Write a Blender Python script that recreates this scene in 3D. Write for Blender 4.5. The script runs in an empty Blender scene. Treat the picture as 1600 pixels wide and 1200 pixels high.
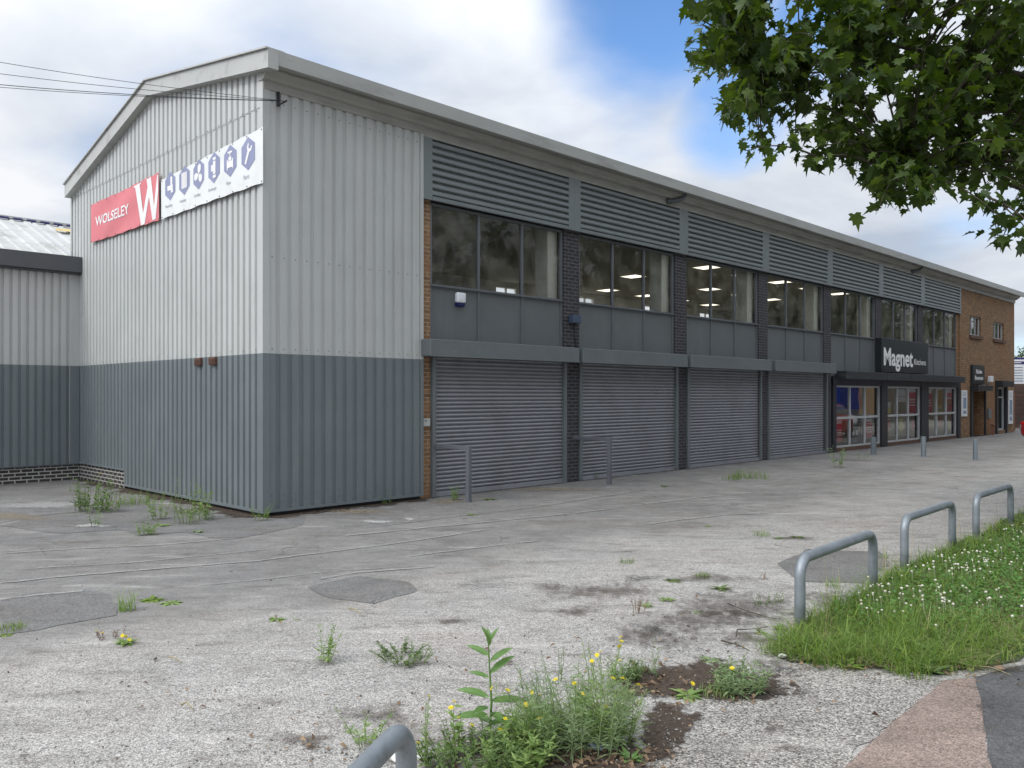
import bpy, bmesh, math, random
import numpy as np
from mathutils import Vector, Matrix
random.seed(7); RNG = np.random.default_rng(11)
C = bpy.context.scene.collection
R = math.radians

# ---------------------------------------------------------------- camera
EYE = 1.85; FPX = 1305.0; HOR = 617.0
cd = bpy.data.cameras.new('camera'); cam = bpy.data.objects.new('camera', cd); C.objects.link(cam)
cam.location = (0, 0, EYE); cam.rotation_euler = (R(90), 0, 0)
cd.sensor_width = 36; cd.lens = FPX/1600*36; cd.shift_y = 17/1600
cd.clip_start = 0.05; cd.clip_end = 3000
bpy.context.scene.camera = cam
# ---------------------------------------------------------------- sky, sun, exposure
SUN_EL, SUN_AZ = 42, 232          # azimuth clockwise from +Y
wd = bpy.data.worlds.new('World'); bpy.context.scene.world = wd; wd.use_nodes = True
def build_world():
    nt = wd.node_tree; N = nt.nodes; L = nt.links
    bg = N['Background']; bg.inputs[1].default_value = 0.1
    sky = N.new('ShaderNodeTexSky'); sky.sky_type = 'NISHITA'; sky.sun_disc = False
    sky.sun_elevation = R(SUN_EL); sky.sun_rotation = R(SUN_AZ); sky.ozone_density = 3.0; sky.dust_density = 0.4
    tc = N.new('ShaderNodeTexCoord')
    nrm = N.new('ShaderNodeVectorMath'); nrm.operation = 'NORMALIZE'; L.new(tc.outputs['Generated'], nrm.inputs[0])
    sep = N.new('ShaderNodeSeparateXYZ'); L.new(nrm.outputs[0], sep.inputs[0])
    def math_(op, a, b=None, clamp=False):
        m = N.new('ShaderNodeMath'); m.operation = op; m.use_clamp = clamp
        if op == 'MULTIPLY_ADD': m.inputs[2].default_value = -0.17
        for i, v in enumerate((a, b)):
            if v is None: continue
            if isinstance(v, (int, float)): m.inputs[i].default_value = v
            else: L.new(v, m.inputs[i])
        return m.outputs[0]
    zz = math_('MAXIMUM', sep.outputs[2], 0.0)
    den = math_('ADD', zz, 0.22)
    px = math_('DIVIDE', sep.outputs[0], den); py = math_('DIVIDE', sep.outputs[1], den)
    cmb = N.new('ShaderNodeCombineXYZ'); L.new(px, cmb.inputs[0]); L.new(py, cmb.inputs[1])
    def noise(scale, det, rough, off, dist=0.0):
        mp = N.new('ShaderNodeMapping'); mp.inputs['Location'].default_value = off; L.new(cmb.outputs[0], mp.inputs[0])
        n = N.new('ShaderNodeTexNoise'); n.inputs['Scale'].default_value = scale; n.inputs['Detail'].default_value = det
        n.inputs['Roughness'].default_value = rough; n.inputs['Distortion'].default_value = dist
        L.new(mp.outputs[0], n.inputs[0]); return n.outputs[0]
    n1 = noise(0.95, 7, 0.5, (3.1, 1.7, 0), 0.2)
    # where the cloud deck is open: a hole ahead to the right
    def hole(pxl, pyl, r0, r1):
        d = Vector(((pxl-800)/FPX, 1, (HOR-pyl)/FPX)).normalized()
        dp = N.new('ShaderNodeVectorMath'); dp.operation = 'DOT_PRODUCT'; L.new(nrm.outputs[0], dp.inputs[0]); dp.inputs[1].default_value = d
        mr = N.new('ShaderNodeMapRange'); mr.interpolation_type = 'SMOOTHSTEP'
        mr.inputs[1].default_value = math.cos(R(r1)); mr.inputs[2].default_value = math.cos(R(r0))
        L.new(dp.outputs['Value'], mr.inputs[0]); return mr.outputs[0]
    h = math_('MAXIMUM', hole(1050, -40, 1.5, 10.5), hole(1165, 160, 1.0, 6.0))
    h = math_('MAXIMUM', h, hole(1290, 60, 1.0, 6.0))
    f = math_('SUBTRACT', math_('MULTIPLY_ADD', n1, 1.9), math_('MULTIPLY', h, 0.62))
    mr = N.new('ShaderNodeMapRange'); mr.interpolation_type = 'SMOOTHSTEP'
    mr.inputs[1].default_value = 0.10; mr.inputs[2].default_value = 0.74; L.new(f, mr.inputs[0])
    n2 = noise(1.5, 8, 0.52, (7.3, 4.4, 2), 0.3)
    cr = N.new('ShaderNodeValToRGB'); L.new(n2, cr.inputs[0])
    e = cr.color_ramp.elements; e[0].position = 0.34; e[0].color = (3.7, 4.2, 5.0, 1); e[1].position = 0.66; e[1].color = (6.9, 7.05, 7.3, 1)
    # an overcast sky is brighter overhead than low down
    mz = N.new('ShaderNodeMapRange'); mz.inputs[1].default_value = 0.25; mz.inputs[2].default_value = 1.0
    mz.inputs[3].default_value = 1.0; mz.inputs[4].default_value = 1.9; L.new(zz, mz.inputs[0])
    sc = N.new('ShaderNodeVectorMath'); sc.operation = 'SCALE'; L.new(cr.outputs[0], sc.inputs[0]); L.new(mz.outputs[0], sc.inputs['Scale'])
    # unseen cloud brightened round the veiled sun, added to light the gable
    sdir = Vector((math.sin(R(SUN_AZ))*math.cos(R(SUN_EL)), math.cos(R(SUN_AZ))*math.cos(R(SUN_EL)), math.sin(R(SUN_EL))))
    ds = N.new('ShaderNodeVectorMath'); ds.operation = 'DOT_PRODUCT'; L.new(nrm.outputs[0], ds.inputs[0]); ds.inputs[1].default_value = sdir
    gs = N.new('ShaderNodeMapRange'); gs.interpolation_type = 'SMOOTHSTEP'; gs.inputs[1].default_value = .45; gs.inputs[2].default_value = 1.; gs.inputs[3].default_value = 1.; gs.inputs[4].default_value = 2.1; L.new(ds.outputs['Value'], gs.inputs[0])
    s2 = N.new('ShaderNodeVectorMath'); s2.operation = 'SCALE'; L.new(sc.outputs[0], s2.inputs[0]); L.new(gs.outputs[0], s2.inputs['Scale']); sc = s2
    skb = N.new('ShaderNodeVectorMath'); skb.operation = 'MULTIPLY'; L.new(sky.outputs[0], skb.inputs[0]); skb.inputs[1].default_value = (1.1, 1.35, 1.58)
    mx = N.new('ShaderNodeMix'); mx.data_type = 'RGBA'
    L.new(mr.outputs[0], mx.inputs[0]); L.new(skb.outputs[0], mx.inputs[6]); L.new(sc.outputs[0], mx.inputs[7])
    L.new(mx.outputs[2], bg.inputs[0])
build_world()
sd = bpy.data.lights.new('sun', 'SUN'); sun = bpy.data.objects.new('sun', sd); C.objects.link(sun)
sd.energy = 1.25; sd.angle = R(14); sd.color = (1.0, 0.96, 0.9)
_s = Vector((math.sin(R(SUN_AZ))*math.cos(R(SUN_EL)), math.cos(R(SUN_AZ))*math.cos(R(SUN_EL)), math.sin(R(SUN_EL))))
sun.rotation_euler = _s.to_track_quat('Z', 'Y').to_euler(); sun.location = (0, 0, 60)
vs = bpy.context.scene.view_settings
vs.view_transform = 'Standard'; vs.look = 'None'; vs.exposure = 0.44; vs.gamma = 1

# ---------------------------------------------------------------- surveyed frame: the warehouse corner and its two wall directions
U = np.array([.70382, .71037]); V_ = np.array([-.71037, .70382])
KD = FPX*1.75/181.5; K = np.array([(411-800)/FPX*KD, KD]); ROT = math.atan2(U[1], U[0])
def fx(px, d=.1):                       # where a sight line meets the wall plane y = d: distance along the facade
    t = (px-800)/FPX; P = K+V_*d
    return (t*P[1]-P[0])/(U[0]-t*U[1])
def fz(px, py, d=.1):
    s = fx(px, d); Y = (K+V_*d)[1]+s*U[1]
    return EYE+(HOR-py)/FPX*Y
def gy(px, d=0.):
    t = (px-800)/FPX; P = K+U*d
    return (t*P[1]-P[0])/(V_[0]-t*V_[1])
def gz(px, py, d=0.):
    s = gy(px, d); Y = (K+U*d)[1]+s*V_[1]
    return EYE+(HOR-py)/FPX*Y
def G(px, py, z=0.):                    # point of the ground seen at a pixel
    Y = (EYE-z)*FPX/(py-HOR); return ((px-800)/FPX*Y, Y, z)
def W(x, y, z=0.):                      # building coordinates -> world
    p = K+U*x+V_*y; return (p[0], p[1], z)

# ---------------------------------------------------------------- materials
def mat_nodes(name):
    m = bpy.data.materials.new(name); m.use_nodes = True
    nt = m.node_tree; return m, nt, nt.nodes, nt.links, nt.nodes['Principled BSDF']
def lk(L, a, b): L.new(a, b)
def mat(name, col, rough=.5, var=.12, scale=3.0, metal=0., bump=0., bscale=60., stretch=(1, 1, 1), spec=.5, dirt=None):
    m, nt, N, L, b = mat_nodes(name)
    b.inputs['Roughness'].default_value = rough; b.inputs['Metallic'].default_value = metal
    b.inputs['Specular IOR Level'].default_value = spec
    tc = N.new('ShaderNodeTexCoord'); mp = N.new('ShaderNodeMapping'); mp.inputs['Scale'].default_value = stretch
    L.new(tc.outputs['Object'], mp.inputs[0])
    n = N.new('ShaderNodeTexNoise'); n.inputs['Scale'].default_value = scale; n.inputs['Detail'].default_value = 7; n.inputs['Roughness'].default_value = .62
    L.new(mp.outputs[0], n.inputs[0])
    cr = N.new('ShaderNodeValToRGB'); L.new(n.outputs[0], cr.inputs[0])
    lo = [c*(1-var) for c in col[:3]]; hi = [min(1, c*(1+var)) for c in col[:3]]
    cr.color_ramp.elements[0].position = .3; cr.color_ramp.elements[1].position = .7
    cr.color_ramp.elements[0].color = (*lo, 1); cr.color_ramp.elements[1].color = (*hi, 1)
    out = cr.outputs[0]
    if dirt:
        dcol, dst, dscale, lo_, hi_ = dirt
        m2 = N.new('ShaderNodeMapping'); m2.inputs['Scale'].default_value = dst; L.new(tc.outputs['Object'], m2.inputs[0])
        n2 = N.new('ShaderNodeTexNoise'); n2.inputs['Scale'].default_value = dscale; n2.inputs['Detail'].default_value = 8; n2.inputs['Roughness'].default_value = .65
        L.new(m2.outputs[0], n2.inputs[0])
        r2 = N.new('ShaderNodeMapRange'); r2.inputs[1].default_value = lo_; r2.inputs[2].default_value = hi_; L.new(n2.outputs[0], r2.inputs[0])
        mx = N.new('ShaderNodeMix'); mx.data_type = 'RGBA'; L.new(r2.outputs[0], mx.inputs[0]); L.new(out, mx.inputs[6]); mx.inputs[7].default_value = (*dcol, 1)
        out = mx.outputs[2]
    L.new(out, b.inputs['Base Color'])
    rr = N.new('ShaderNodeMapRange'); rr.inputs[3].default_value = max(0, rough-.08); rr.inputs[4].default_value = min(1, rough+.12)
    L.new(n.outputs[0], rr.inputs[0]); L.new(rr.outputs[0], b.inputs['Roughness'])
    if bump:
        n3 = N.new('ShaderNodeTexNoise'); n3.inputs['Scale'].default_value = bscale; n3.inputs['Detail'].default_value = 4
        L.new(tc.outputs['Object'], n3.inputs[0])
        bp = N.new('ShaderNodeBump'); bp.inputs['Strength'].default_value = bump; bp.inputs['Distance'].default_value = .02
        L.new(n3.outputs[0], bp.inputs['Height']); L.new(bp.outputs[0], b.inputs['Normal'])
    return m
def brick(name, c1, c2, mortar, ms=.011, dirt=None):
    m, nt, N, L, b = mat_nodes(name); b.inputs['Roughness'].default_value = .85
    tc = N.new('ShaderNodeTexCoord'); s = N.new('ShaderNodeSeparateXYZ'); L.new(tc.outputs['Object'], s.inputs[0])
    a = N.new('ShaderNodeMath'); L.new(s.outputs[0], a.inputs[0]); L.new(s.outputs[1], a.inputs[1])
    c = N.new('ShaderNodeCombineXYZ'); L.new(a.outputs[0], c.inputs[0]); L.new(s.outputs[2], c.inputs[1])
    bt = N.new('ShaderNodeTexBrick'); L.new(c.outputs[0], bt.inputs[0])
    bt.inputs['Scale'].default_value = 1; bt.inputs['Brick Width'].default_value = .225; bt.inputs['Row Height'].default_value = .075
    bt.inputs['Mortar Size'].default_value = ms; bt.inputs['Mortar Smooth'].default_value = .1; bt.inputs['Bias'].default_value = 0
    bt.inputs['Color1'].default_value = (*c1, 1); bt.inputs['Color2'].default_value = (*c2, 1); bt.inputs['Mortar'].default_value = (*mortar, 1)
    n = N.new('ShaderNodeTexNoise'); n.inputs['Scale'].default_value = 9; n.inputs['Detail'].default_value = 8; L.new(tc.outputs['Object'], n.inputs[0])
    mr = N.new('ShaderNodeMapRange'); mr.inputs[1].default_value = .3; mr.inputs[2].default_value = .7; mr.inputs[3].default_value = .82; mr.inputs[4].default_value = 1.18; L.new(n.outputs[0], mr.inputs[0])
    sc = N.new('ShaderNodeVectorMath'); sc.operation = 'SCALE'; L.new(bt.outputs[0], sc.inputs[0]); L.new(mr.outputs[0], sc.inputs['Scale'])
    out = sc.outputs[0]
    if dirt:
        n2 = N.new('ShaderNodeTexNoise'); n2.inputs['Scale'].default_value = dirt[1]; n2.inputs['Detail'].default_value = 6; L.new(tc.outputs['Object'], n2.inputs[0])
        r2 = N.new('ShaderNodeMapRange'); r2.inputs[1].default_value = dirt[2]; r2.inputs[2].default_value = dirt[3]; L.new(n2.outputs[0], r2.inputs[0])
        mx = N.new('ShaderNodeMix'); mx.data_type = 'RGBA'; L.new(r2.outputs[0], mx.inputs[0]); L.new(out, mx.inputs[6]); mx.inputs[7].default_value = (*dirt[0], 1); out = mx.outputs[2]
    L.new(out, b.inputs['Base Color'])
    bp = N.new('ShaderNodeBump'); bp.inputs['Strength'].default_value = .5; bp.inputs['Distance'].default_value = .012; bp.invert = True
    L.new(bt.outputs['Fac'], bp.inputs['Height']); L.new(bp.outputs[0], b.inputs['Normal'])
    return m
def glass(name, tint=(.85, .88, .86), k=1.5, base=.05, dirt=.04):  # dirt: diffuse film, also used as a painted haze to lighten panes
    m, nt, N, L, b = mat_nodes(name); N.remove(b); o = N['Material Output']
    tr = N.new('ShaderNodeBsdfTransparent'); tr.inputs[0].default_value = (*tint, 1)
    gl = N.new('ShaderNodeBsdfGlossy'); gl.inputs['Roughness'].default_value = .012; gl.inputs[0].default_value = (.95, .97, .97, 1)
    df = N.new('ShaderNodeBsdfDiffuse'); df.inputs[0].default_value = (.36, .35, .29, 1)
    fr = N.new('ShaderNodeFresnel'); fr.inputs[0].default_value = 1.5
    mm = N.new('ShaderNodeMath'); mm.operation = 'MULTIPLY_ADD'; mm.use_clamp = True; L.new(fr.outputs[0], mm.inputs[0]); mm.inputs[1].default_value = k; mm.inputs[2].default_value = base
    mx = N.new('ShaderNodeMixShader'); L.new(mm.outputs[0], mx.inputs[0]); L.new(tr.outputs[0], mx.inputs[1]); L.new(gl.outputs[0], mx.inputs[2])
    tc = N.new('ShaderNodeTexCoord'); n = N.new('ShaderNodeTexNoise'); n.inputs['Scale'].default_value = 2.2; n.inputs['Detail'].default_value = 8; L.new(tc.outputs['Object'], n.inputs[0])
    mr = N.new('ShaderNodeMapRange'); mr.inputs[1].default_value = .4; mr.inputs[2].default_value = .75; mr.inputs[3].default_value = 0; mr.inputs[4].default_value = dirt; L.new(n.outputs[0], mr.inputs[0])
    m2 = N.new('ShaderNodeMixShader'); L.new(mr.outputs[0], m2.inputs[0]); L.new(mx.outputs[0], m2.inputs[1]); L.new(df.outputs[0], m2.inputs[2])
    n3 = N.new('ShaderNodeTexNoise'); n3.inputs['Scale'].default_value = .7; L.new(tc.outputs['Object'], n3.inputs[0])
    bp = N.new('ShaderNodeBump'); bp.inputs['Strength'].default_value = .08; bp.inputs['Distance'].default_value = .03; L.new(n3.outputs[0], bp.inputs['Height']); L.new(bp.outputs[0], gl.inputs['Normal'])
    L.new(m2.outputs[0], o.inputs[0]); return m
def emit(name, col, s):
    m, nt, N, L, b = mat_nodes(name); b.inputs['Emission Color'].default_value = (*col, 1); b.inputs['Emission Strength'].default_value = s
    b.inputs['Base Color'].default_value = (*col, 1); return m
def leafmat(name, c1, c2, trans=.35, rough=.45, tcol=None):
    m, nt, N, L, b = mat_nodes(name); o = N['Material Output']
    g = N.new('ShaderNodeNewGeometry'); cr = N.new('ShaderNodeValToRGB'); L.new(g.outputs['Random Per Island'], cr.inputs[0])
    cr.color_ramp.elements[0].color = (*c1, 1); cr.color_ramp.elements[1].color = (*c2, 1)
    b.inputs['Roughness'].default_value = rough; b.inputs['Specular IOR Level'].default_value = .35
    L.new(cr.outputs[0], b.inputs['Base Color'])
    t = N.new('ShaderNodeBsdfTranslucent')
    sc = N.new('ShaderNodeMix'); sc.data_type = 'RGBA'; sc.blend_type = 'MULTIPLY'; sc.inputs[0].default_value = 1
    L.new(cr.outputs[0], sc.inputs[6]); sc.inputs[7].default_value = (*(tcol or (1.5, 1.6, .7)), 1); L.new(sc.outputs[2], t.inputs[0])
    mx = N.new('ShaderNodeMixShader'); mx.inputs[0].default_value = trans; L.new(b.outputs[0], mx.inputs[1]); L.new(t.outputs[0], mx.inputs[2])
    L.new(mx.outputs[0], o.inputs[0]); return m

def ground_mat(name, pale, dark, split=None, dirt=.5, stone=1.0, cell=95., fleck=None, warm=.28):
    """worn asphalt: aggregate speckle, blotches, brown dirt, fine cracks. split=(a,b): pale aggregate shows from local distance a to b off the facade"""
    m, nt, N, L, b = mat_nodes(name); b.inputs['Roughness'].default_value = .92; b.inputs['Specular IOR Level'].default_value = .25
    tc = N.new('ShaderNodeTexCoord'); P = tc.outputs['Object']
    def noise(s, d=6, r=.6, st=None, off=0.):
        src = P
        if st or off:
            mp = N.new('ShaderNodeMapping'); mp.inputs['Scale'].default_value = st or (1, 1, 1); mp.inputs['Location'].default_value = (off, off*.7, 0)
            mp.inputs['Rotation'].default_value = (0, 0, -ROT) if st else (0, 0, 0); L.new(P, mp.inputs[0]); src = mp.outputs[0]
        n = N.new('ShaderNodeTexNoise'); n.inputs['Scale'].default_value = s; n.inputs['Detail'].default_value = d; n.inputs['Roughness'].default_value = r; L.new(src, n.inputs[0]); return n.outputs[0]
    def mr(x, a, b_, c=0., d=1., sm=False):
        r = N.new('ShaderNodeMapRange'); r.inputs[1].default_value = a; r.inputs[2].default_value = b_; r.inputs[3].default_value = c; r.inputs[4].default_value = d
        if sm: r.interpolation_type = 'SMOOTHSTEP'
        L.new(x, r.inputs[0]); return r.outputs[0]
    def mth(op, a, b_):
        k = N.new('ShaderNodeMath'); k.operation = op
        for i, v in enumerate((a, b_)):
            if isinstance(v, (int, float)): k.inputs[i].default_value = v
            else: L.new(v, k.inputs[i])
        return k.outputs[0]
    def mix(f, a, b_):
        k = N.new('ShaderNodeMix'); k.data_type = 'RGBA'
        for i, v in ((0, f), (6, a), (7, b_)):
            if isinstance(v, (int, float)): k.inputs[i].default_value = v
            elif isinstance(v, tuple): k.inputs[i].default_value = (*v, 1)
            else: L.new(v, k.inputs[i])
        return k.outputs[2]
    big = noise(.55, 8, .62); mid = noise(2.3, 8, .65, None, 5.); fine = noise(26., 5, .7)
    blot = mr(mth('ADD', mth('MULTIPLY', big, .55), mth('MULTIPLY', mid, .45)), .38, .64)
    if split:
        vm = N.new('ShaderNodeVectorMath'); vm.operation = 'DOT_PRODUCT'; L.new(P, vm.inputs[0]); vm.inputs[1].default_value = (V_[0], V_[1], 0)
        off = float(K@V_)
        loc = mth('SUBTRACT', vm.outputs['Value'], off)
        loc = mth('ADD', loc, mth('MULTIPLY', mth('SUBTRACT', noise(.7, 7, .6, None, 9.), .5), 4.5))
        zone = mr(loc, split[0], split[1], 0, 1, True)
        fac = mth('ADD', mth('MULTIPLY', zone, .72), mth('MULTIPLY', blot, .3))
    else:
        zone = None; fac = blot
    base = mix(fac, dark, pale)
    # aggregate
    vo = N.new('ShaderNodeTexVoronoi'); vo.inputs['Scale'].default_value = cell; L.new(P, vo.inputs[0])
    sv = N.new('ShaderNodeSeparateColor'); L.new(vo.outputs['Color'], sv.inputs[0])
    st = mr(sv.outputs[0], .0, 1., 1-.62*stone, 1+.5*stone)
    edge = mr(vo.outputs['Distance'], .25, .75, 1., 1-.5*stone)
    v2 = N.new('ShaderNodeTexVoronoi'); v2.inputs['Scale'].default_value = cell*.38; L.new(P, v2.inputs[0])
    s2 = N.new('ShaderNodeSeparateColor'); L.new(v2.outputs['Color'], s2.inputs[0])
    pit = mth('MULTIPLY', mr(s2.outputs[1], .86, .9), mr(v2.outputs['Distance'], .35, .2))
    g = mth('MULTIPLY', st, edge)
    # the speckle is stronger where the surface has worn to the stone
    lum = mth('MULTIPLY', mr(fine, .3, .7, .8, 1.2), g)
    if zone is not None: lum = mth('ADD', mth('MULTIPLY', lum, mr(zone, 0, 1, .45, 1.)), mr(zone, 0, 1, .5, 0.))
    k = N.new('ShaderNodeVectorMath'); k.operation = 'SCALE'; L.new(base, k.inputs[0]); L.new(lum, k.inputs['Scale']); col = k.outputs[0]
    mott = mr(mth('ADD', mth('MULTIPLY', noise(5.5, 7, .7, None, 14.), .6), mth('MULTIPLY', noise(1.4, 5, .6, None, 17.), .4)), .34, .66, .82, 1.15)
    k2 = N.new('ShaderNodeVectorMath'); k2.operation = 'SCALE'; L.new(col, k2.inputs[0]); L.new(mott, k2.inputs['Scale']); col = k2.outputs[0]
    pk = mth('MULTIPLY', pit, .8*stone)
    col = mix(pk, col, (.035, .032, .03))
    # dusty streaks along the frontage, dirt
    streak = mr(noise(1.6, 8, .7, (.35, 2.2, 1)), .56, .74, 0, .45); col = mix(streak, col, tuple(min(1, c*1.25) for c in pale))
    dk = mr(noise(3.2, 8, .68, (.5, 1.5, 1), 3.), .53, .70, 0, .9*dirt); col = mix(dk, col, (.075, .06, .048))
    dd = mr(noise(.9, 9, .72, None, 21.), .56, .70, 0, .8*dirt); col = mix(dd, col, (.10, .085, .07))
    tn = mr(noise(.75, 7, .65, None, 41.), .45, .68, 0, warm); k3 = N.new('ShaderNodeMix'); k3.data_type = 'RGBA'; k3.blend_type = 'MULTIPLY'; L.new(tn, k3.inputs[0]); L.new(col, k3.inputs[6]); k3.inputs[7].default_value = (.86, .76, .66, 1); col = k3.outputs[2]
    # hairline cracks
    vc = N.new('ShaderNodeTexVoronoi'); vc.feature = 'DISTANCE_TO_EDGE'; vc.inputs['Scale'].default_value = .5
    wv = N.new('ShaderNodeVectorMath'); wv.operation = 'ADD'; L.new(P, wv.inputs[0])
    nc = N.new('ShaderNodeTexNoise'); nc.inputs['Scale'].default_value = 1.8; nc.inputs['Detail'].default_value = 6; L.new(P, nc.inputs[0])
    ws = N.new('ShaderNodeVectorMath'); ws.operation = 'SCALE'; L.new(nc.outputs['Color'], ws.inputs[0]); ws.inputs['Scale'].default_value = 1.6; L.new(ws.outputs[0], wv.inputs[1]); L.new(wv.outputs[0], vc.inputs[0])
    ck = mth('MULTIPLY', mr(vc.outputs['Distance'], .0, .009, 1, 0), mr(noise(.8, 3, .5, None, 31.), .5, .62, 0, .75)); col = mix(ck, col, (.04, .036, .033))
    L.new(col, b.inputs['Base Color'])
    hgt = mth('ADD', mth('MULTIPLY', g, .6), mth('MULTIPLY', fine, .5))
    bp = N.new('ShaderNodeBump'); bp.inputs['Strength'].default_value = .55; bp.inputs['Distance'].default_value = .008; L.new(hgt, bp.inputs['Height']); L.new(bp.outputs[0], b.inputs['Normal'])
    return m
def ragged(name, col, var=.3, thr=(.42, .55), nscale=7., bump=.6, bs=120., rough=.95, amax=1.):
    """thin worn coating (old paint, soil skin) whose noise-eaten holes show the surface below"""
    m = mat(name, col, rough, var, 30, bump=bump, bscale=bs, spec=.2)
    nt = m.node_tree; N = nt.nodes; L = nt.links; b = N['Principled BSDF']; o = N['Material Output']
    tc = N.new('ShaderNodeTexCoord'); n = N.new('ShaderNodeTexNoise'); n.inputs['Scale'].default_value = nscale; n.inputs['Detail'].default_value = 9; n.inputs['Roughness'].default_value = .72
    L.new(tc.outputs['Object'], n.inputs[0])
    at = N.new('ShaderNodeAttribute'); at.attribute_name = 'cover'
    ad = N.new('ShaderNodeMath'); ad.operation = 'MULTIPLY_ADD'; L.new(at.outputs['Fac'], ad.inputs[0]); ad.inputs[1].default_value = .9
    nn = N.new('ShaderNodeMath'); nn.operation = 'MULTIPLY_ADD'; L.new(n.outputs[0], nn.inputs[0]); nn.inputs[1].default_value = 2.4; nn.inputs[2].default_value = -.7; L.new(nn.outputs[0], ad.inputs[2])
    mr = N.new('ShaderNodeMapRange'); mr.inputs[1].default_value = thr[0]; mr.inputs[2].default_value = thr[1]; mr.inputs[4].default_value = amax; L.new(ad.outputs[0], mr.inputs[0])
    t = N.new('ShaderNodeBsdfTransparent'); mx = N.new('ShaderNodeMixShader'); L.new(mr.outputs[0], mx.inputs[0]); L.new(t.outputs[0], mx.inputs[1]); L.new(b.outputs[0], mx.inputs[2]); L.new(mx.outputs[0], o.inputs[0])
    return m

M = {}
M['clad_light'] = mat('light grey cladding', (.455, .465, .45), .42, .04, 1.5, dirt=((.39, .395, .375), (1, 1, .12), 2.6, .5, .8), bump=.03, bscale=3)
M['clad_dark'] = mat('slate grey cladding', (.15, .172, .18), .34, .06, 1.8, dirt=((.185, .205, .208), (1.2, 1.2, .15), 2.4, .52, .85), bump=.03, bscale=3)
M['trim'] = mat('pale trim', (.40, .405, .385), .5, .07, 1.2, dirt=((.24, .24, .215), (.4, 2, 2), 2., .55, .8))
M['trim_eaves'] = mat('weathered gutter', (.36, .355, .325), .55, .1, 1.6, dirt=((.17, .165, .14), (.5, 3, 3), 2.2, .52, .78))  # eaves trim, slightly darker and browner than the fascia
M['louvre'] = mat('grey louvre metal', (.168, .188, .191), .36, .08, 2, dirt=((.2, .215, .21), (.3, 1, 1), 2, .55, .8))
M['frame'] = mat('grey window frame', (.115, .125, .135), .4, .08, 3)
M['infill'] = mat('grey painted panel', (.118, .13, .134), .55, .07, 2.4, dirt=((.135, .15, .152), (2.5, 2.5, .25), 2, .55, .8), bump=.05, bscale=4)
M['box'] = mat('grey shutter box paint', (.13, .146, .15), .45, .1, 2, dirt=((.19, .2, .195), (1, 3, 3), 3, .6, .78))
M['shutter'] = mat('grey shutter slats', (.26, .265, .285), .34, .07, 2.2, metal=.2, dirt=((.19, .19, .195), (.7, .7, .5), 2.4, .5, .82))
M['rail'] = mat('grey painted steel', (.12, .128, .142), .5, .14, 6, bump=.1, bscale=90)
M['galv'] = mat('galvanised tube', (.235, .26, .28), .48, .16, 8, metal=.45, bump=.08, bscale=70, dirt=((.15, .16, .155), (2, 2, 1), 5, .55, .75))
M['post'] = mat('blue grey post paint', (.16, .19, .21), .55, .15, 8)
M['roof'] = mat('roof sheet', (.5, .51, .5), .6, .1, 2)
M['annex_roof'] = mat('weathered roof sheet', (.46, .465, .45), .65, .1, 1.6, dirt=((.30, .30, .27), (1, 1, 1), 2.2, .5, .7))
M['lichen'] = mat('ochre stain', (.55, .42, .18), .8, .2, 6)
M['annex_fascia'] = mat('dark grey fascia', (.075, .083, .09), .5, .08, 1.5)
M['dark'] = mat('dark recess', (.02, .021, .023), .7, .2, 3)
M['black'] = mat('black painted metal', (.018, .02, .023), .42, .2, 3)
M['black_sign'] = mat('black sign panel', (.012, .018, .02), .35, .12, 1.5)
M['canopy'] = mat('black canopy paint', (.02, .023, .026), .5, .3, 3, dirt=((.075, .078, .08), (1, 3, 3), 2.5, .55, .75))
M['white'] = mat('white lettering', (.8, .8, .8), .5, .02, 4)
M['brick_tan'] = brick('tan brick', (.30, .165, .075), (.19, .10, .048), (.33, .25, .17), .010, ((.24, .115, .055), 2.6, .58, .8))
M['brick_end'] = brick('golden brown brick', (.33, .185, .08), (.20, .11, .05), (.15, .105, .07), .012, ((.25, .10, .045), .5, .52, .8))
M['brick_dark'] = brick('dark engineering brick', (.040, .037, .046), (.022, .022, .029), (.10, .094, .092), .010)
M['brick_plinth'] = brick('plinth brick', (.026, .023, .024), (.045, .038, .036), (.36, .35, .32), .012)
M['brick_far'] = brick('far brick', (.10, .05, .038), (.065, .035, .028), (.16, .13, .11), .009)
M['sill'] = mat('brick sill', (.11, .06, .04), .8, .2, 8)
M['alu'] = mat('pale aluminium frame', (.42, .43, .43), .42, .06, 4)
M['glass_up'] = glass('office glass', (.95, .96, .92), .72, .0, .30)  # strong film paints an olive haze that brightens the dim office windows
M['glass_shop'] = glass('shop glass', (.86, .89, .88), 1.5, .03, .04)
M['ceil'] = mat('ceiling tile', (.70, .68, .60), .9, .12, 14)
M['plaster'] = mat('white plaster', (.82, .82, .78), .85, .06, 3)
M['carpet'] = mat('carpet', (.22, .21, .20), .95, .2, 30)
M['lamp'] = emit('ceiling panel light', (1, .93, .78), 1.5)
M['pvc_red'] = mat('faded red banner', (.62, .165, .185), .5, .07, 1.2, dirt=((.66, .2, .21), (1, 1, 1), 1.5, .5, .75))
M['pvc_white'] = mat('white banner', (.70, .71, .70), .5, .04, 1.2, dirt=((.6, .61, .6), (1, 1, 1), 2.5, .5, .75))
M['pvc_blue'] = mat('faded blue print', (.235, .25, .38), .5, .1, 2)
M['pvc_grey'] = mat('faded grey print', (.40, .41, .45), .5, .1, 2)
M['pvc_letter'] = mat('white print', (.75, .74, .73), .5, .03, 2)
M['rust'] = mat('rusty vent', (.095, .048, .034), .85, .25, 14)
M['cable'] = mat('black cable', (.02, .02, .022), .6, .1, 5)
M['plastic_white'] = mat('white plastic', (.72, .73, .76), .4, .03, 5)
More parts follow.
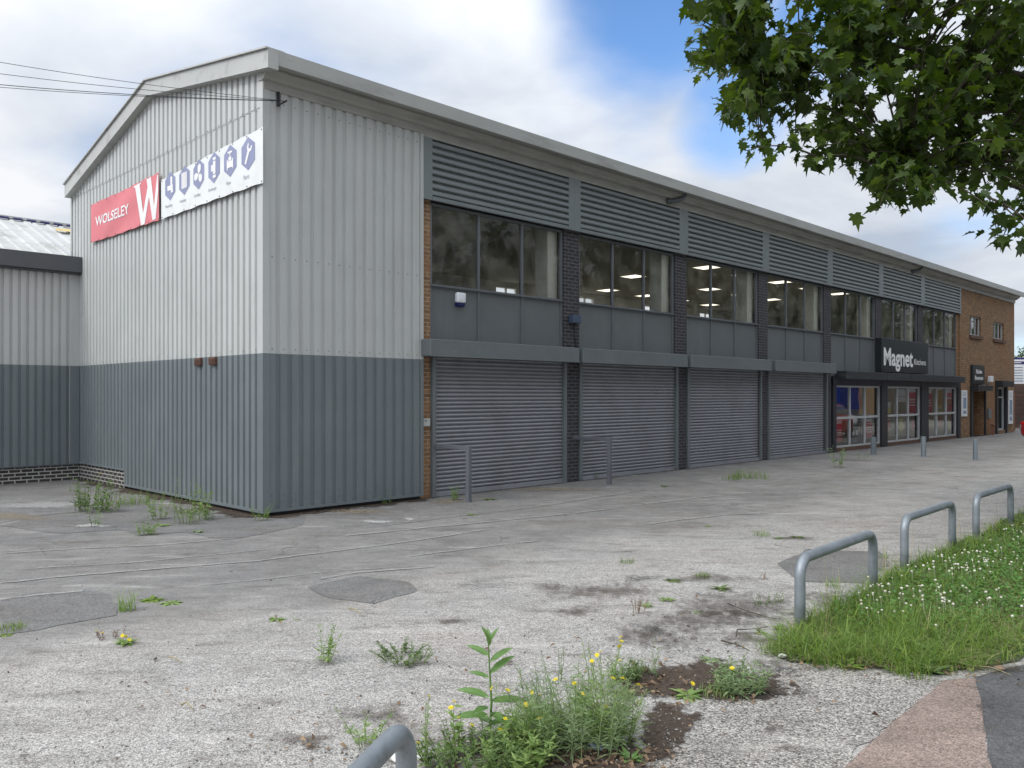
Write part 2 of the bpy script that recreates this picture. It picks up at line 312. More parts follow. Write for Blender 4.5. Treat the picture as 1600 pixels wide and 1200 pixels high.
M['plastic_blue'] = mat('dark blue plastic', (.012, .018, .11), .35, .1, 5)
M['box_blue'] = mat('blue grey box', (.05, .075, .12), .5, .15, 6)
M['keybox'] = mat('pale metal box', (.42, .42, .40), .45, .1, 8)
M['poster_red'] = mat('faded red poster', (.62, .12, .16), .5, .15, 3)
M['poster_white'] = mat('white poster', (.72, .73, .74), .5, .06, 3)
M['poster_dark'] = mat('charcoal poster', (.04, .05, .06), .5, .1, 3)
M['poster_yellow'] = mat('pale yellow paper', (.72, .68, .30), .6, .08, 4)
M['poster_ochre'] = mat('ochre poster', (.45, .32, .08), .6, .2, 6)
M['poster_green'] = mat('green print', (.05, .2, .12), .6, .1, 4)
M['mirrored_blue'] = mat('royal blue mirrored wall', (.015, .045, .30), .5, .2, 2)
M['poster_pic'] = mat('grey blue picture', (.22, .28, .36), .5, .5, 9)
M['navy'] = mat('navy header', (.03, .03, .14), .5, .1, 3)
M['red_paint'] = mat('dark red car paint', (.22, .012, .016), .22, .06, 2, spec=.7)
M['white_paint'] = mat('white car paint', (.75, .76, .77), .25, .03, 2, spec=.7)
M['tyre'] = mat('tyre rubber', (.02, .02, .02), .85, .2, 20)
M['rim'] = mat('alloy rim', (.35, .36, .37), .35, .1, 6, metal=.7)
M['car_glass'] = mat('tinted car glass', (.015, .018, .02), .08, .1, 2, spec=.8)
M['lamp_red'] = mat('red lamp lens', (.35, .01, .01), .2, .1, 4)
M['lamp_clear'] = mat('clear lamp lens', (.55, .57, .6), .15, .1, 4)
M['rust_post'] = mat('red brown paint', (.20, .085, .06), .7, .2, 6)
M['concrete'] = mat('pale concrete', (.42, .40, .36), .9, .15, 5, bump=.2)
M['leaf_plane'] = leafmat('plane leaf', (.024, .048, .010), (.075, .115, .022), .36, .42, (2.0, 2.0, .5))
M['leaf_far'] = leafmat('street tree leaf', (.025, .05, .014), (.06, .10, .025), .25)
M['bark'] = mat('bark', (.12, .10, .075), .9, .3, 6, bump=.5, bscale=18)
M['twig'] = mat('twig bark', (.06, .05, .035), .9, .2, 20)
M['grass'] = leafmat('grass blade', (.065, .138, .022), (.25, .345, .07), .4, .5, (1.3, 1.4, .6))
M['straw'] = leafmat('dry straw', (.32, .27, .15), (.45, .38, .22), .25, .7, (1, 1, .8))
M['clover'] = leafmat('clover leaf', (.06, .15, .03), (.13, .25, .055), .3, .5)
M['clover_flower'] = leafmat('clover flower', (.62, .58, .47), (.80, .77, .68), .25, .8, (1, 1, 1))
M['weed'] = leafmat('weed leaf', (.14, .23, .06), (.27, .36, .12), .3, .55, (1.2, 1.3, .7))
M['weed_dark'] = leafmat('dark weed leaf', (.085, .145, .045), (.18, .25, .085), .3, .55, (1.2, 1.3, .7))
M['weed_grey'] = leafmat('grey green weed leaf', (.15, .22, .10), (.28, .36, .18), .3, .6, (1.1, 1.2, .7))
M['weed_dry'] = leafmat('dried weed', (.14, .08, .05), (.24, .16, .10), .2, .8, (1, 1, 1))
M['lettuce'] = leafmat('lettuce leaf', (.11, .21, .055), (.17, .28, .09), .3, .4, (1.2, 1.3, .6))
M['midrib'] = mat('pale midrib', (.45, .50, .30), .6, .05, 5)
M['petal'] = leafmat('yellow petal', (.80, .62, .02), (.90, .76, .05), .25, .6, (1, 1, .6))
M['litter'] = leafmat('dead leaf', (.10, .06, .04), (.30, .21, .13), .12, .8, (1, .9, .8))
M['debris'] = leafmat('dark debris', (.035, .028, .023), (.13, .095, .07), .05, .9, (1, 1, 1))
M['pebble'] = leafmat('pebble', (.10, .095, .09), (.45, .43, .40), .0, .9)
M['stone_white'] = mat('white stone', (.62, .61, .58), .8, .1, 10)
M['stone_blue'] = mat('slate chip', (.16, .20, .25), .7, .2, 10)
M['forecourt'] = ground_mat('worn forecourt', (.49, .468, .435), (.205, .199, .19), (-3.6, -6.6), .6, .82, 125)
M['patch_dark'] = ground_mat('asphalt patch', (.22, .214, .206), (.17, .166, .16), None, .4, .5, 110)
M['patch_mid'] = ground_mat('older asphalt patch', (.27, .262, .25), (.19, .186, .18), None, .5, .55, 110)
M['crossing'] = ground_mat('pale aggregate crossing', (.47, .445, .405), (.33, .31, .28), None, .55, 1.1, 95)
M['red_tarmac'] = ground_mat('faded red tarmac', (.33, .255, .215), (.25, .195, .168), None, .35, .6, 110)
M['footway'] = ground_mat('dark asphalt footway', (.125, .125, .125), (.085, .085, .086), None, .25, .5, 120)
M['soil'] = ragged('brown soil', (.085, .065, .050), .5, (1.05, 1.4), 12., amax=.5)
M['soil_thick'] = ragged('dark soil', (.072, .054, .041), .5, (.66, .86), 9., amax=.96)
M['moss'] = ragged('dark crumbled tar', (.07, .066, .063), .4, (1.05, 1.4), 14., amax=.6)
M['old_paint'] = ragged('worn white paint', (.50, .49, .47), .12, (.92, 1.15), 20., amax=.75)
M['scuff'] = ragged('pale crack dust', (.36, .352, .335), .15, (.72, 1.1), 14., amax=.8)
M['sand'] = ragged('sandy dust', (.30, .25, .18), .25, (.88, 1.3), 20., amax=.6)
M['turf_soil'] = mat('turf soil', (.045, .055, .022), .95, .3, 20, bump=.5)

# ---------------------------------------------------------------- mesh helpers
def props(o, label=None, cat=None, group=None, kind=None):
    if label: o['label'] = label
    if cat: o['category'] = cat
    if group: o['group'] = group
    if kind: o['kind'] = kind
    return o
def empty(name, loc=(0, 0, 0), rz=0., label=None, cat=None, group=None):
    o = bpy.data.objects.new(name, None); C.objects.link(o); o.location = loc; o.rotation_euler = (0, 0, rz)
    o.empty_display_size = .2
    return props(o, label, cat, group)
class MB:
    def __init__(s): s.v = []; s.f = []; s.mi = []; s.cur = 0
    def add(s, vs, fs):
        o = len(s.v); s.v += [tuple(map(float, p)) for p in vs]; s.f += [tuple(i+o for i in f) for f in fs]; s.mi += [s.cur]*len(fs)
    def box(s, x0, x1, y0, y1, z0, z1):
        p = [(x, y, z) for z in (z0, z1) for y in (y0, y1) for x in (x0, x1)]
        s.add(p, [(0, 2, 3, 1), (4, 5, 7, 6), (0, 1, 5, 4), (2, 6, 7, 3), (0, 4, 6, 2), (1, 3, 7, 5)])
    def cbox(s, x0, x1, y0, y1, z0, z1, c=.01):
        # box with chamfered edges
        bm = bmesh.new(); bmesh.ops.create_cube(bm, size=1)
        for v in bm.verts: v.co = Vector(((x0+x1)/2+v.co.x*(x1-x0), (y0+y1)/2+v.co.y*(y1-y0), (z0+z1)/2+v.co.z*(z1-z0)))
        bmesh.ops.bevel(bm, geom=bm.edges[:], offset=c, segments=2, affect='EDGES', profile=.5)
        bm.verts.index_update(); s.add([v.co[:] for v in bm.verts], [[v.index for v in f.verts] for f in bm.faces]); bm.free()
    def quad(s, a, b, c, d): s.add([a, b, c, d], [(0, 1, 2, 3)])
    def prism_x(s, prof, x0, x1, caps=True, close=True):     # profile of (y, z) swept along x
        n = len(prof); vs = [(x0, y, z) for y, z in prof]+[(x1, y, z) for y, z in prof]
        m = n if close else n-1
        fs = [(i, (i+1) % n, (i+1) % n+n, i+n) for i in range(m)]
        if caps and close: fs += [tuple(range(n))[::-1], tuple(range(n, 2*n))]
        s.add(vs, fs)
    def tube(s, pts, r, seg=12, caps=True, rr=None):
        pts = [Vector(p) for p in pts]; n = len(pts); vs = []; fs = []
        up = None
        for i, p in enumerate(pts):
            t = (pts[min(i+1, n-1)]-pts[max(i-1, 0)]).normalized()
            if up is None: up = t.orthogonal().normalized()
            a = (up-t*up.dot(t)).normalized(); b = t.cross(a); up = a
            q = (rr[i] if rr else r)
            for k in range(seg):
                w = 2*math.pi*k/seg; vs.append(p+a*math.cos(w)*q+b*math.sin(w)*q)
        for i in range(n-1):
            for k in range(seg): fs.append((i*seg+k, i*seg+(k+1) % seg, (i+1)*seg+(k+1) % seg, (i+1)*seg+k))
        if caps: fs += [tuple(range(seg))[::-1], tuple(range((n-1)*seg, n*seg))]
        s.add(vs, fs)
    def poly(s, pts): s.add(pts, [tuple(range(len(pts)))])
    def build(s, name, m, parent=None, smooth=False, kind=None):
        me = bpy.data.meshes.new(name); me.from_pydata(s.v, [], s.f); me.update()
        for x in (m if isinstance(m, list) else [m]): me.materials.append(x)
        if any(s.mi): me.polygons.foreach_set('material_index', s.mi)
        if smooth: me.polygons.foreach_set('use_smooth', [True]*len(me.polygons))
        o = bpy.data.objects.new(name, me); C.objects.link(o)
        if parent: o.parent = parent
        if kind: o['kind'] = kind
        return o
def fixn(o):
    bm = bmesh.new(); bm.from_mesh(o.data); bmesh.ops.recalc_face_normals(bm, faces=bm.faces[:]); bm.to_mesh(o.data); bm.free(); return o
def tri_mesh(name, V, T, m, parent=None, smooth=False):
    V = np.asarray(V, np.float32); T = np.asarray(T, np.int32)
    me = bpy.data.meshes.new(name); me.vertices.add(len(V)); me.vertices.foreach_set('co', V.ravel())
    me.loops.add(T.size); me.loops.foreach_set('vertex_index', T.ravel())
    me.polygons.add(len(T)); me.polygons.foreach_set('loop_start', np.arange(0, T.size, 3, dtype=np.int32))
    me.polygons.foreach_set('use_smooth', np.full(len(T), smooth))
    me.update(calc_edges=True); me.validate(); me.materials.append(m)
    o = bpy.data.objects.new(name, me); C.objects.link(o)
    if parent: o.parent = parent
    return o
def cat_mesh(parts):
    Vs = []; Ts = []; o = 0
    for v, t in parts: Vs.append(v); Ts.append(np.asarray(t)+o); o += len(v)
    return np.concatenate(Vs), np.concatenate(Ts)
def wall_open(mb, x0, x1, z0, z1, y, t, ops):     # wall sheet with real openings and reveals, front at y, back at y+t
    xs = sorted({x0, x1, *[o[0] for o in ops], *[o[1] for o in ops]}); zs = sorted({z0, z1, *[o[2] for o in ops], *[o[3] for o in ops]})
    for i in range(len(xs)-1):
        for j in range(len(zs)-1):
            cx, cz = (xs[i]+xs[i+1])/2, (zs[j]+zs[j+1])/2
            if any(o[0] < cx < o[1] and o[2] < cz < o[3] for o in ops): continue
            a, b, c, d = xs[i], xs[i+1], zs[j], zs[j+1]
            mb.quad((a, y, c), (b, y, c), (b, y, d), (a, y, d)); mb.quad((b, y+t, c), (a, y+t, c), (a, y+t, d), (b, y+t, d))
    for a, b, c, d in ops:
        mb.quad((a, y, c), (a, y+t, c), (a, y+t, d), (a, y, d)); mb.quad((b, y+t, c), (b, y, c), (b, y, d), (b, y+t, d))
        mb.quad((a, y, d), (a, y+t, d), (b, y+t, d), (b, y, d)); mb.quad((a, y+t, c), (a, y, c), (b, y, c), (b, y+t, c))
    mb.quad((x0, y, z0), (x0, y, z1), (x0, y+t, z1), (x0, y+t, z0)); mb.quad((x1, y, z0), (x1, y+t, z0), (x1, y+t, z1), (x1, y, z1))
def text_geo(txt, x0, x1, z0, z1, bold=0., depth=.004):   # lettering fitted into a rectangle, flat in its own x/z
    cu = bpy.data.curves.new('lettering', 'FONT'); cu.body = txt; cu.size = 1; cu.offset = bold; cu.extrude = 0.0; cu.resolution_u = 4
    if '\n' in txt: cu.align_x = 'CENTER'
    ob = bpy.data.objects.new('lettering', cu); C.objects.link(ob); bpy.context.view_layer.update()
    me = bpy.data.meshes.new_from_object(ob.evaluated_get(bpy.context.evaluated_depsgraph_get()))
    bpy.data.objects.remove(ob); bpy.data.curves.remove(cu)
    vs = np.array([v.co[:] for v in me.vertices]); fs = [tuple(p.vertices) for p in me.polygons]; bpy.data.meshes.remove(me)
    lo = vs.min(0); hi = vs.max(0)
    a = (vs[:, 0]-lo[0])/(hi[0]-lo[0])*(x1-x0)+x0; b = (vs[:, 1]-lo[1])/(hi[1]-lo[1])*(z1-z0)+z0
    return a, b, fs
def bframe(): return (*W(0, 0), ROT)
BR = dict(loc=W(0, 0), rz=ROT)
def at_building(name, x, y, z, label, cat, group=None):
    return empty(name, W(x, y, z), ROT, label, cat, group)

# ================================================================= SETTING: the ground
g = MB(); g.quad((-400, -300, 0), (400, -300, 0), (400, 600, 0), (-400, 600, 0))
props(g.build('forecourt', M['forecourt']), kind='structure')
def jag(pts, step=.12, amp=.03, seed=1):
    r = random.Random(seed); out = []
    n = len(pts)
    for i in range(n):
        a = Vector(pts[i][:2]); b = Vector(pts[(i+1) % n][:2]); L = (b-a).length; k = max(1, min(60, int(L/step))); nv = Vector((-(b-a).y, (b-a).x)).normalized() if L > 0 else Vector((0, 0))
        ph = r.uniform(0, 6)
        for j in range(k):
            t = j/k; q = a.lerp(b, t)+nv*amp*(r.uniform(-.6, .6)+.8*math.sin(ph+t*L*2.3))*(1 if j else 0)
            out.append(q)
    return out
def sheet(name, pix, z, m, step=.12, amp=.03, seed=1, kind='structure', world=False):
    P = [p if world else G(p[0], p[1])[:2] for p in pix]
    mb = MB(); pts = jag(P, step, amp, seed); mb.poly([(p.x, p.y, z) for p in pts])
    o = mb.build(name, m, kind=kind)
    bm = bmesh.new(); bm.from_mesh(o.data); bmesh.ops.triangulate(bm, faces=bm.faces[:]); bmesh.ops.recalc_face_normals(bm, faces=bm.faces[:])
    for f in bm.faces:
        if f.normal.z < 0: f.normal_flip()
    bm.to_mesh(o.data); bm.free(); return o
def blot(name, cx, cy, w, h, z, m, seed=1, rings=7, kind='structure'):
    """a stain / soil skin lying on the ground, its 'cover' thinning out to the rim"""
    r = random.Random(seed); c = Vector(G(cx, cy)[:2]); a = Vector(G(cx+w/2, cy)[:2])-c; b = Vector(G(cx, cy-h/2)[:2])-c
    n = 28; ph = [r.uniform(0, 6) for _ in range(3)]; vs = [(c.x, c.y, z)]; cov = [1.]; fs = []
    for i in range(1, rings+1):
        for k in range(n):
            t = 2*math.pi*k/n; q = i/rings*(1+.22*math.sin(2*t+ph[0])+.14*math.sin(3*t+ph[1])+.08*math.sin(5*t+ph[2]))
            p = c+a*math.cos(t)*q+b*math.sin(t)*q; vs.append((p.x, p.y, z)); cov.append(1-(i/rings)**1.5)
    for k in range(n): fs.append((0, 1+k, 1+(k+1) % n))
    for i in range(rings-1):
        for k in range(n): fs.append((1+i*n+k, 1+(i+1)*n+k, 1+(i+1)*n+(k+1) % n, 1+i*n+(k+1) % n))
    mb = MB(); mb.add(vs, fs); o = mb.build(name, m, kind=kind)
    at = o.data.attributes.new('cover', 'FLOAT', 'POINT'); at.data.foreach_set('value', cov); return o
def ribbon(name, pix, width, z, m, seed=1):
    r = random.Random(seed); pts = []
    P = [Vector(G(*p)[:2]) for p in pix]
    for a, b in zip(P[:-1], P[1:]):
        k = max(2, int((b-a).length/.15))
        pts += [a.lerp(b, j/k) for j in range(k)]
    pts.append(P[-1]); vs = []; cov = []; off = 0
    for i, p in enumerate(pts):
        t = (pts[min(i+1, len(pts)-1)]-pts[max(0, i-1)]).normalized(); nv = Vector((-t.y, t.x)); off = off*.8+r.uniform(-.5, .5)*width*.7
        w = width*r.uniform(.55, 1.2)
        for s, cv in ((-1, 0), (0, 1), (1, 0)): q = p+nv*(off+s*w); vs.append((q.x, q.y, z)); cov.append(cv*r.uniform(.75, 1.1))
    fs = []
    for i in range(len(pts)-1):
        for s in (0, 1): fs.append((i*3+s, i*3+s+1, i*3+4+s, i*3+3+s))
    mb = MB(); mb.add(vs, fs); o = mb.build(name, m, kind='structure')
    at = o.data.attributes.new('cover', 'FLOAT', 'POINT'); at.data.foreach_set('value', cov); return o
# repair patches
sheet('asphalt_patch', [(0, 940), (60, 925), (130, 922), (172, 930), (188, 948), (182, 962), (60, 985), (0, 992)], .004, M['patch_dark'], seed=3)
sheet('asphalt_patch', [(480, 918), (560, 900), (640, 910), (648, 926), (585, 944), (520, 936)], .004, M['patch_dark'], seed=4)
sheet('asphalt_patch', [(1215, 880), (1262, 858), (1375, 862), (1390, 885), (1350, 912), (1245, 908)], .004, M['patch_dark'], seed=5)
sheet('asphalt_patch', [(0, 822), (60, 806), (120, 804), (170, 800), (210, 790), (320, 800), (412, 812), (480, 800), (470, 822), (350, 845), (290, 832), (215, 838), (190, 828), (100, 834)], .004, M['patch_dark'], seed=6)
sheet('asphalt_patch', [(560, 800), (670, 786), (800, 770), (1000, 752), (1010, 766), (860, 790), (600, 822)], .004, M['patch_mid'], seed=8)
sheet('concrete_apron', [(0, 760), (122, 750), (196, 764), (240, 790), (190, 800), (130, 800), (60, 806), (0, 818)], .005, M['patch_mid'], seed=9)
for i, (pp, w) in enumerate([([(0, 866), (120, 858), (250, 852), (350, 843)], .035), ([(60, 888), (200, 880), (330, 868), (470, 853)], .025), ([(0, 912), (90, 903), (250, 889), (400, 877), (520, 862), (640, 846), (760, 828)], .045),
                             ([(310, 916), (420, 905), (520, 893), (600, 888)], .02), ([(0, 938), (60, 931), (130, 924)], .06), ([(500, 905), (560, 895), (680, 886)], .04), ([(540, 838), (700, 822), (900, 802), (960, 795)], .05),
                             ([(640, 870), (760, 855), (840, 846)], .035), ([(950, 864), (1000, 860)], .03), ([(990, 790), (1090, 778), (1200, 768)], .06), ([(1010, 820), (1120, 806), (1240, 800)], .05)]):
    ribbon('crack_dust', pp, w, .009, M['scuff'], 20+i)
ribbon('paint_line', [(884, 784), (910, 780), (945, 774), (982, 770)], .045, .010, M['old_paint'], 40)
blot('paint_mark', 588, 816, 70, 8, .010, M['old_paint'], 41); blot('paint_mark', 640, 812, 26, 6, .010, M['old_paint'], 42)
blot('paint_mark', 60, 790, 200, 14, .010, M['scuff'], 43); blot('paint_mark', 20, 808, 150, 18, .010, M['sand'], 44); blot('paint_mark', 145, 822, 70, 9, .010, M['old_paint'], 45)
blot('sand_drift', 700, 784, 90, 10, .010, M['sand'], 46); blot('sand_drift', 860, 765, 180, 9, .010, M['sand'], 47); blot('sand_drift', 560, 800, 160, 10, .010, M['sand'], 48)
# paths beside the verge
def Wg(x, y): return W(x, y)[:2]
sheet('driveway_crossing', [G(1020, 1215)[:2], G(1050, 1130)[:2], G(1100, 1095)[:2], G(1180, 1062)[:2], G(1235, 1040)[:2], G(1330, 1040)[:2], G(1475, 1064)[:2], G(1320, 1200)[:2], (.9, 3.1), (-1.6, .6), (-3.2, .6), (-1.2, 2.4)], .005, M['crossing'], .1, .035, 11, world=True)
E1 = G(1475, 1064)[:2]; E2 = G(1524, 1060)[:2]; E3 = G(1536, 1110)[:2]; E4 = G(1550, 1200)[:2]
sheet('red_path', [E1, E2, E3, E4, (1.75, 2.6), (-.2, .2), (-1.6, .6), (.9, 3.1), G(1320, 1200)[:2]], .006, M['red_tarmac'], .1, .012, 12, world=True)
sheet('footway', [E2, G(1600, 1040)[:2], Wg(9, -9.95), Wg(30, -9.95), Wg(70, -9.95), Wg(70, -11.9), Wg(0, -11.9), (-.2, .2), (1.75, 2.6), E4, E3], .007, M['footway'], .15, .012, 13, world=True)
rd = MB(); 
def wq(mb, x0, x1, y0, y1, z): mb.quad((*Wg(x0, y1), z), (*Wg(x1, y1), z), (*Wg(x1, y0), z), (*Wg(x0, y0), z))
wq(rd, -60, 120, -19.5, -12.05, .004); rd.build('road', M['footway'], kind='structure')
kb = MB()
p = [W(-60, -12.05), W(120, -12.05), W(120, -11.9), W(-60, -11.9)]
kb.add([(a, b, 0) for a, b, _ in p]+[(a, b, .11) for a, b, _ in p], [(3, 2, 1, 0), (4, 5, 6, 7), (0, 1, 5, 4), (1, 2, 6, 5), (2, 3, 7, 6), (3, 0, 4, 7)]); fixn(kb.build('kerb', M['concrete'], kind='structure'))
# grime gathered along the foot of the walls
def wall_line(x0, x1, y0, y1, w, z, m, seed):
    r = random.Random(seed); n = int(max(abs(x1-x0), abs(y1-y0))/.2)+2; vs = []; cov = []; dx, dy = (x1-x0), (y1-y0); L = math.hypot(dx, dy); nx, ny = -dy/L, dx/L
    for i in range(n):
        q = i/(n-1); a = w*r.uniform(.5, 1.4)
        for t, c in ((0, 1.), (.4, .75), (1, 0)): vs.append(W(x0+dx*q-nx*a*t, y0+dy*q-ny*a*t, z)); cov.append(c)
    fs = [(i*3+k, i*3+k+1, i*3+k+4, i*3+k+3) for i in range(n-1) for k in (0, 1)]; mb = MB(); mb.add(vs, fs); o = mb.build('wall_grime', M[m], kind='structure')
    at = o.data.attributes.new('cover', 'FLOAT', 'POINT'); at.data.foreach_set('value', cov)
wall_line(.0, 3.1, .12, .12, .42, .0086, 'soil_thick', 1); wall_line(3.1, 20, .10, .10, .30, .0088, 'soil', 2); wall_line(20, 41, .04, .04, .3, .0090, 'soil', 3)
wall_line(.12, .12, 8.0, .1, .40, .0092, 'soil_thick', 4); wall_line(-9, 0, 8.0, 8.0, .3, .0094, 'soil', 5)
# soil and crumbled tar
for i, (cx, cy, w, h, m) in enumerate([(1095, 1066, 270, 74, 'soil_thick'), (1210, 1045, 130, 46, 'moss'), (1040, 1140, 110, 85, 'soil_thick'), (880, 1178, 300, 90, 'soil_thick'), (740, 1195, 260, 80, 'soil'), (1170, 1000, 220, 40, 'soil'),
                                       (705, 972, 90, 22, 'soil'), (900, 957, 110, 30, 'soil'), (1020, 985, 120, 26, 'moss'), (1300, 940, 180, 46, 'soil'), (1240, 985, 110, 34, 'soil'), (1135, 960, 170, 24, 'soil'), (650, 1038, 70, 18, 'soil'), (505, 1038, 60, 12, 'soil'),
                                       (790, 1038, 60, 20, 'soil'), (1240, 842, 110, 10, 'soil'), (480, 1160, 120, 50, 'soil'), (860, 918, 120, 16, 'soil'),
                                       (1210, 1140, 80, 16, 'soil'), (1130, 955, 360, 120, 'soil'), (1235, 1172, 90, 16, 'soil'), (1010, 1000, 260, 60, 'soil'), (950, 925, 300, 46, 'soil'), (600, 1120, 200, 60, 'soil'), (1128, 1172, 26, 12, 'moss'), (1100, 905, 200, 24, 'soil'), (1000, 905, 120, 12, 'moss'),
                                       (1180, 1090, 120, 30, 'moss'), (1560, 1048, 150, 24, 'soil'), (1360, 1046, 320, 16, 'soil'), (300, 800, 120, 20, 'soil'), (520, 795, 200, 12, 'soil'), (1330, 720, 90, 5, 'soil'), (200, 1000, 70, 10, 'soil')]):
    blot('soil_patch', cx, cy, w, h, .0105+.0003*i, M[m], 60+i)

# ================================================================= THE WAREHOUSE
B = empty('warehouse_building', W(0, 0), ROT, 'long two storey warehouse with grey metal cladding, shuttered bays, shopfront and brick end', 'warehouse')
PIER = [(6.96, 7.46), (11.10, 11.62), (15.26, 15.78), (19.44, 19.97), (23.60, 24.14), (27.75, 28.33)]
BAYS = [(3.34, 6.96), (7.46, 11.10), (11.62, 15.26), (15.78, 19.44), (19.97, 23.60), (24.14, 27.75), (28.33, 32.36)]
XE = 41.12
ZT = 2.48
def verge_z(y, under=.27):           # underside of the sloping verge over the gable
    return (6.90+(y+.42)/(4.03+.42)*.70 if y < 4.03 else 7.60-(y-4.03)/(8.49-4.03)*1.12)-under
def corr_profile(a0, a1, pitch=.2, depth=.034):
    pts = []; a = a0
    while a < a1-1e-6:
        for da, d in ((0, 0), (.112, 0), (.124, depth), (.186, depth), (.2, 0)):
            q = a+da*pitch/.2
            if q > a1: break
            if pts and abs(pts[-1][0]-q) < 1e-6: continue
            pts.append((q, d))
        a += pitch
    if pts[-1][0] < a1-1e-6: pts.append((a1, 0))
    return pts
# gable cladding (plane x = 0, ribs run up)
def gable(z0f, z1f, name, m, a0, a1):
    mb = MB(); pr = corr_profile(a0, a1, .187, .034); vs = []; fs = []
    for (y, d) in pr: vs += [(d, y, z0f(y)), (d, y, z1f(y))]
    for i in range(len(pr)-1): fs.append((2*i, 2*i+1, 2*i+3, 2*i+2))
    mb.add(vs, fs); return mb.build(name, m, B)
gable(lambda y: ZT, lambda y: min(6.25, verge_z(y)+.12), 'wall_cladding', M['clad_light'], .07, 8.48)
go = gable(lambda y: 6.20, lambda y: max(6.205, verge_z(y)+.12), 'wall_cladding', M['clad_light'], .07, 8.48); go.location.x = -.009
gable(lambda y: .10 if y < 5.42 else .36, lambda y: ZT, 'lower_cladding', M['clad_dark'], .07, 5.40)
gable(lambda y: .36, lambda y: ZT, 'lower_cladding', M['clad_dark'], 5.44, 8.48)
# facade cladding at the corner
def facade_clad(z0, z1, name, m):
    mb = MB(); pr = corr_profile(.10, 3.03); vs = []; fs = []
    for (x, d) in pr: vs += [(x, d, z0), (x, d, z1)]
    for i in range(len(pr)-1): fs.append((2*i, 2*i+2, 2*i+3, 2*i+1))
    mb.add(vs, fs); return mb.build(name, m, B)
facade_clad(ZT, 6.49, 'wall_cladding', M['clad_light']); facade_clad(.1, ZT, 'lower_cladding', M['clad_dark'])
def Lprof(mb, z0, z1, off=0.):
    mb.box(-.012-off, .0, -.012-off, .075, z0, z1); mb.box(.0, .105, -.012-off, -.002, z0, z1)
mb = MB(); Lprof(mb, ZT, 6.72); mb.build('corner_flashing', M['clad_light'], B)
mb = MB(); mb.box(3.03, 3.10, -.008, .10, ZT, 6.47); mb.build('end_flashing', M['clad_light'], B)
mb = MB(); mb.box(-.012, .05, 8.47, 8.55, .4, 6.4); mb.build('corner_flashing', M['clad_light'], B)
mb = MB(); Lprof(mb, .06, ZT); mb.build('corner_flashing', M['clad_dark'], B)
mb = MB(); mb.box(3.03, 3.10, -.008, .10, .07, ZT); mb.build('end_flashing', M['clad_dark'], B)
mb = MB(); mb.box(-.012, -.002, .07, 5.42, .06, .11); mb.box(.1, 3.03, -.012, -.002, .065, .11); mb.build('drip_flashing', M['clad_dark'], B)
mb = MB(); mb.box(-.010, .03, 5.40, 5.44, .1, ZT); mb.build('joint_flashing', M['clad_dark'], B)
# screws on the cladding
mb = MB()
for z in (.32, .22, 2.55, 3.95, 6.30):
    k = .10+.05
    while k < 3.0: mb.cbox(k-.007, k+.007, -.012, .002, z-.007, z+.007, .003); k += .2
k = .22
while k < 8.4:
    mb.box(-.016, -.008, k-.007, k+.007, 6.215, 6.229); mb.box(-.006, .002, k-.006, k+.006, 2.53, 2.542); k += .4
mb.build('fixing_screws', M['frame'], B, kind='stuff')
mb = MB(); mb.box(.10, 3.1, .10, .3, 0, .1); mb.box(.08, .3, .10, 5.42, 0, .1); mb.build('footing', M['dark'], B)
mb = MB(); mb.box(.01, .25, 5.44, 8.5, 0, .36); mb.build('brick_plinth', M['brick_plinth'], B)
mb = MB(); mb.box(-.025, .26, 5.43, 8.5, .362, .385); mb.build('plinth_drip', M['clad_dark'], B)
mb = MB(); mb.box(.08, XE, 8.45, 8.55, 0, 3.2); mb.box(XE-.25, XE-.02, .31, 8.45, 0, 6.5); fixn(mb.build('brick_wall', M['brick_end'], B))
# verge
mb = MB()
for (ya, za, yb, zb) in ((-.42, 6.90, 4.03, 7.60), (4.03, 7.60, 8.49, 6.48)):
    for x0, x1, dz, lo in ((-.15, .02, 0, .27), (-.19, .12, .03, -.005)):
        mb.add([(x, y, z+q) for x in (x0, x1) for (y, z) in ((ya, za), (yb, zb)) for q in (-lo, dz)], [(0, 2, 3, 1), (4, 5, 7, 6), (0, 1, 5, 4), (2, 6, 7, 3), (0, 4, 6, 2), (1, 3, 7, 5)])
fixn(mb.build('verge_fascia', M['trim'], B))
mb = MB()
for (ya, za, yb, zb) in ((-.36, 6.90, 4.03, 7.59), (4.03, 7.59, 8.5, 6.46)):
    mb.add([(x, y, z+q) for x in (.02, XE) for (y, z) in ((ya, za), (yb, zb)) for q in (-.06, .0)], [(0, 2, 3, 1), (4, 5, 7, 6), (0, 1, 5, 4), (2, 6, 7, 3), (0, 4, 6, 2), (1, 3, 7, 5)])
fixn(mb.build('roof', M['roof'], B))
# eaves: fascia, soffit, gutter, wall flashing
mb = MB(); mb.prism_x([(-.40, 6.71), (-.42, 6.92), (-.34, 6.955), (-.30, 6.92), (-.30, 6.735), (-.33, 6.71)], -.14, XE+.05)
k = 3.6
fixn(mb.build('eaves_fascia', M['trim'], B))
mb = MB(); mb.prism_x([(-.30, 6.735), (-.30, 6.78), (.1, 6.78), (.1, 6.735)], -.10, XE); mb.build('soffit', M['trim_eaves'], B)
mb = MB(); mb.prism_x([(-.20, 6.70), (-.20, 6.73), (.09, 6.73), (.09, 6.60), (-.02, 6.585), (-.075, 6.60), (-.105, 6.64)], -.03, XE+.04); fixn(mb.build('gutter', M['trim_eaves'], B))
for k in np.arange(2., 41, 2.9):
    mb = MB(); mb.prism_x([(-.206, 6.695), (-.206, 6.733), (.09, 6.733), (.09, 6.595), (-.022, 6.579), (-.080, 6.594), (-.111, 6.637)], k, k+.05); fixn(mb.build('gutter_bracket', M['trim_eaves'], B))
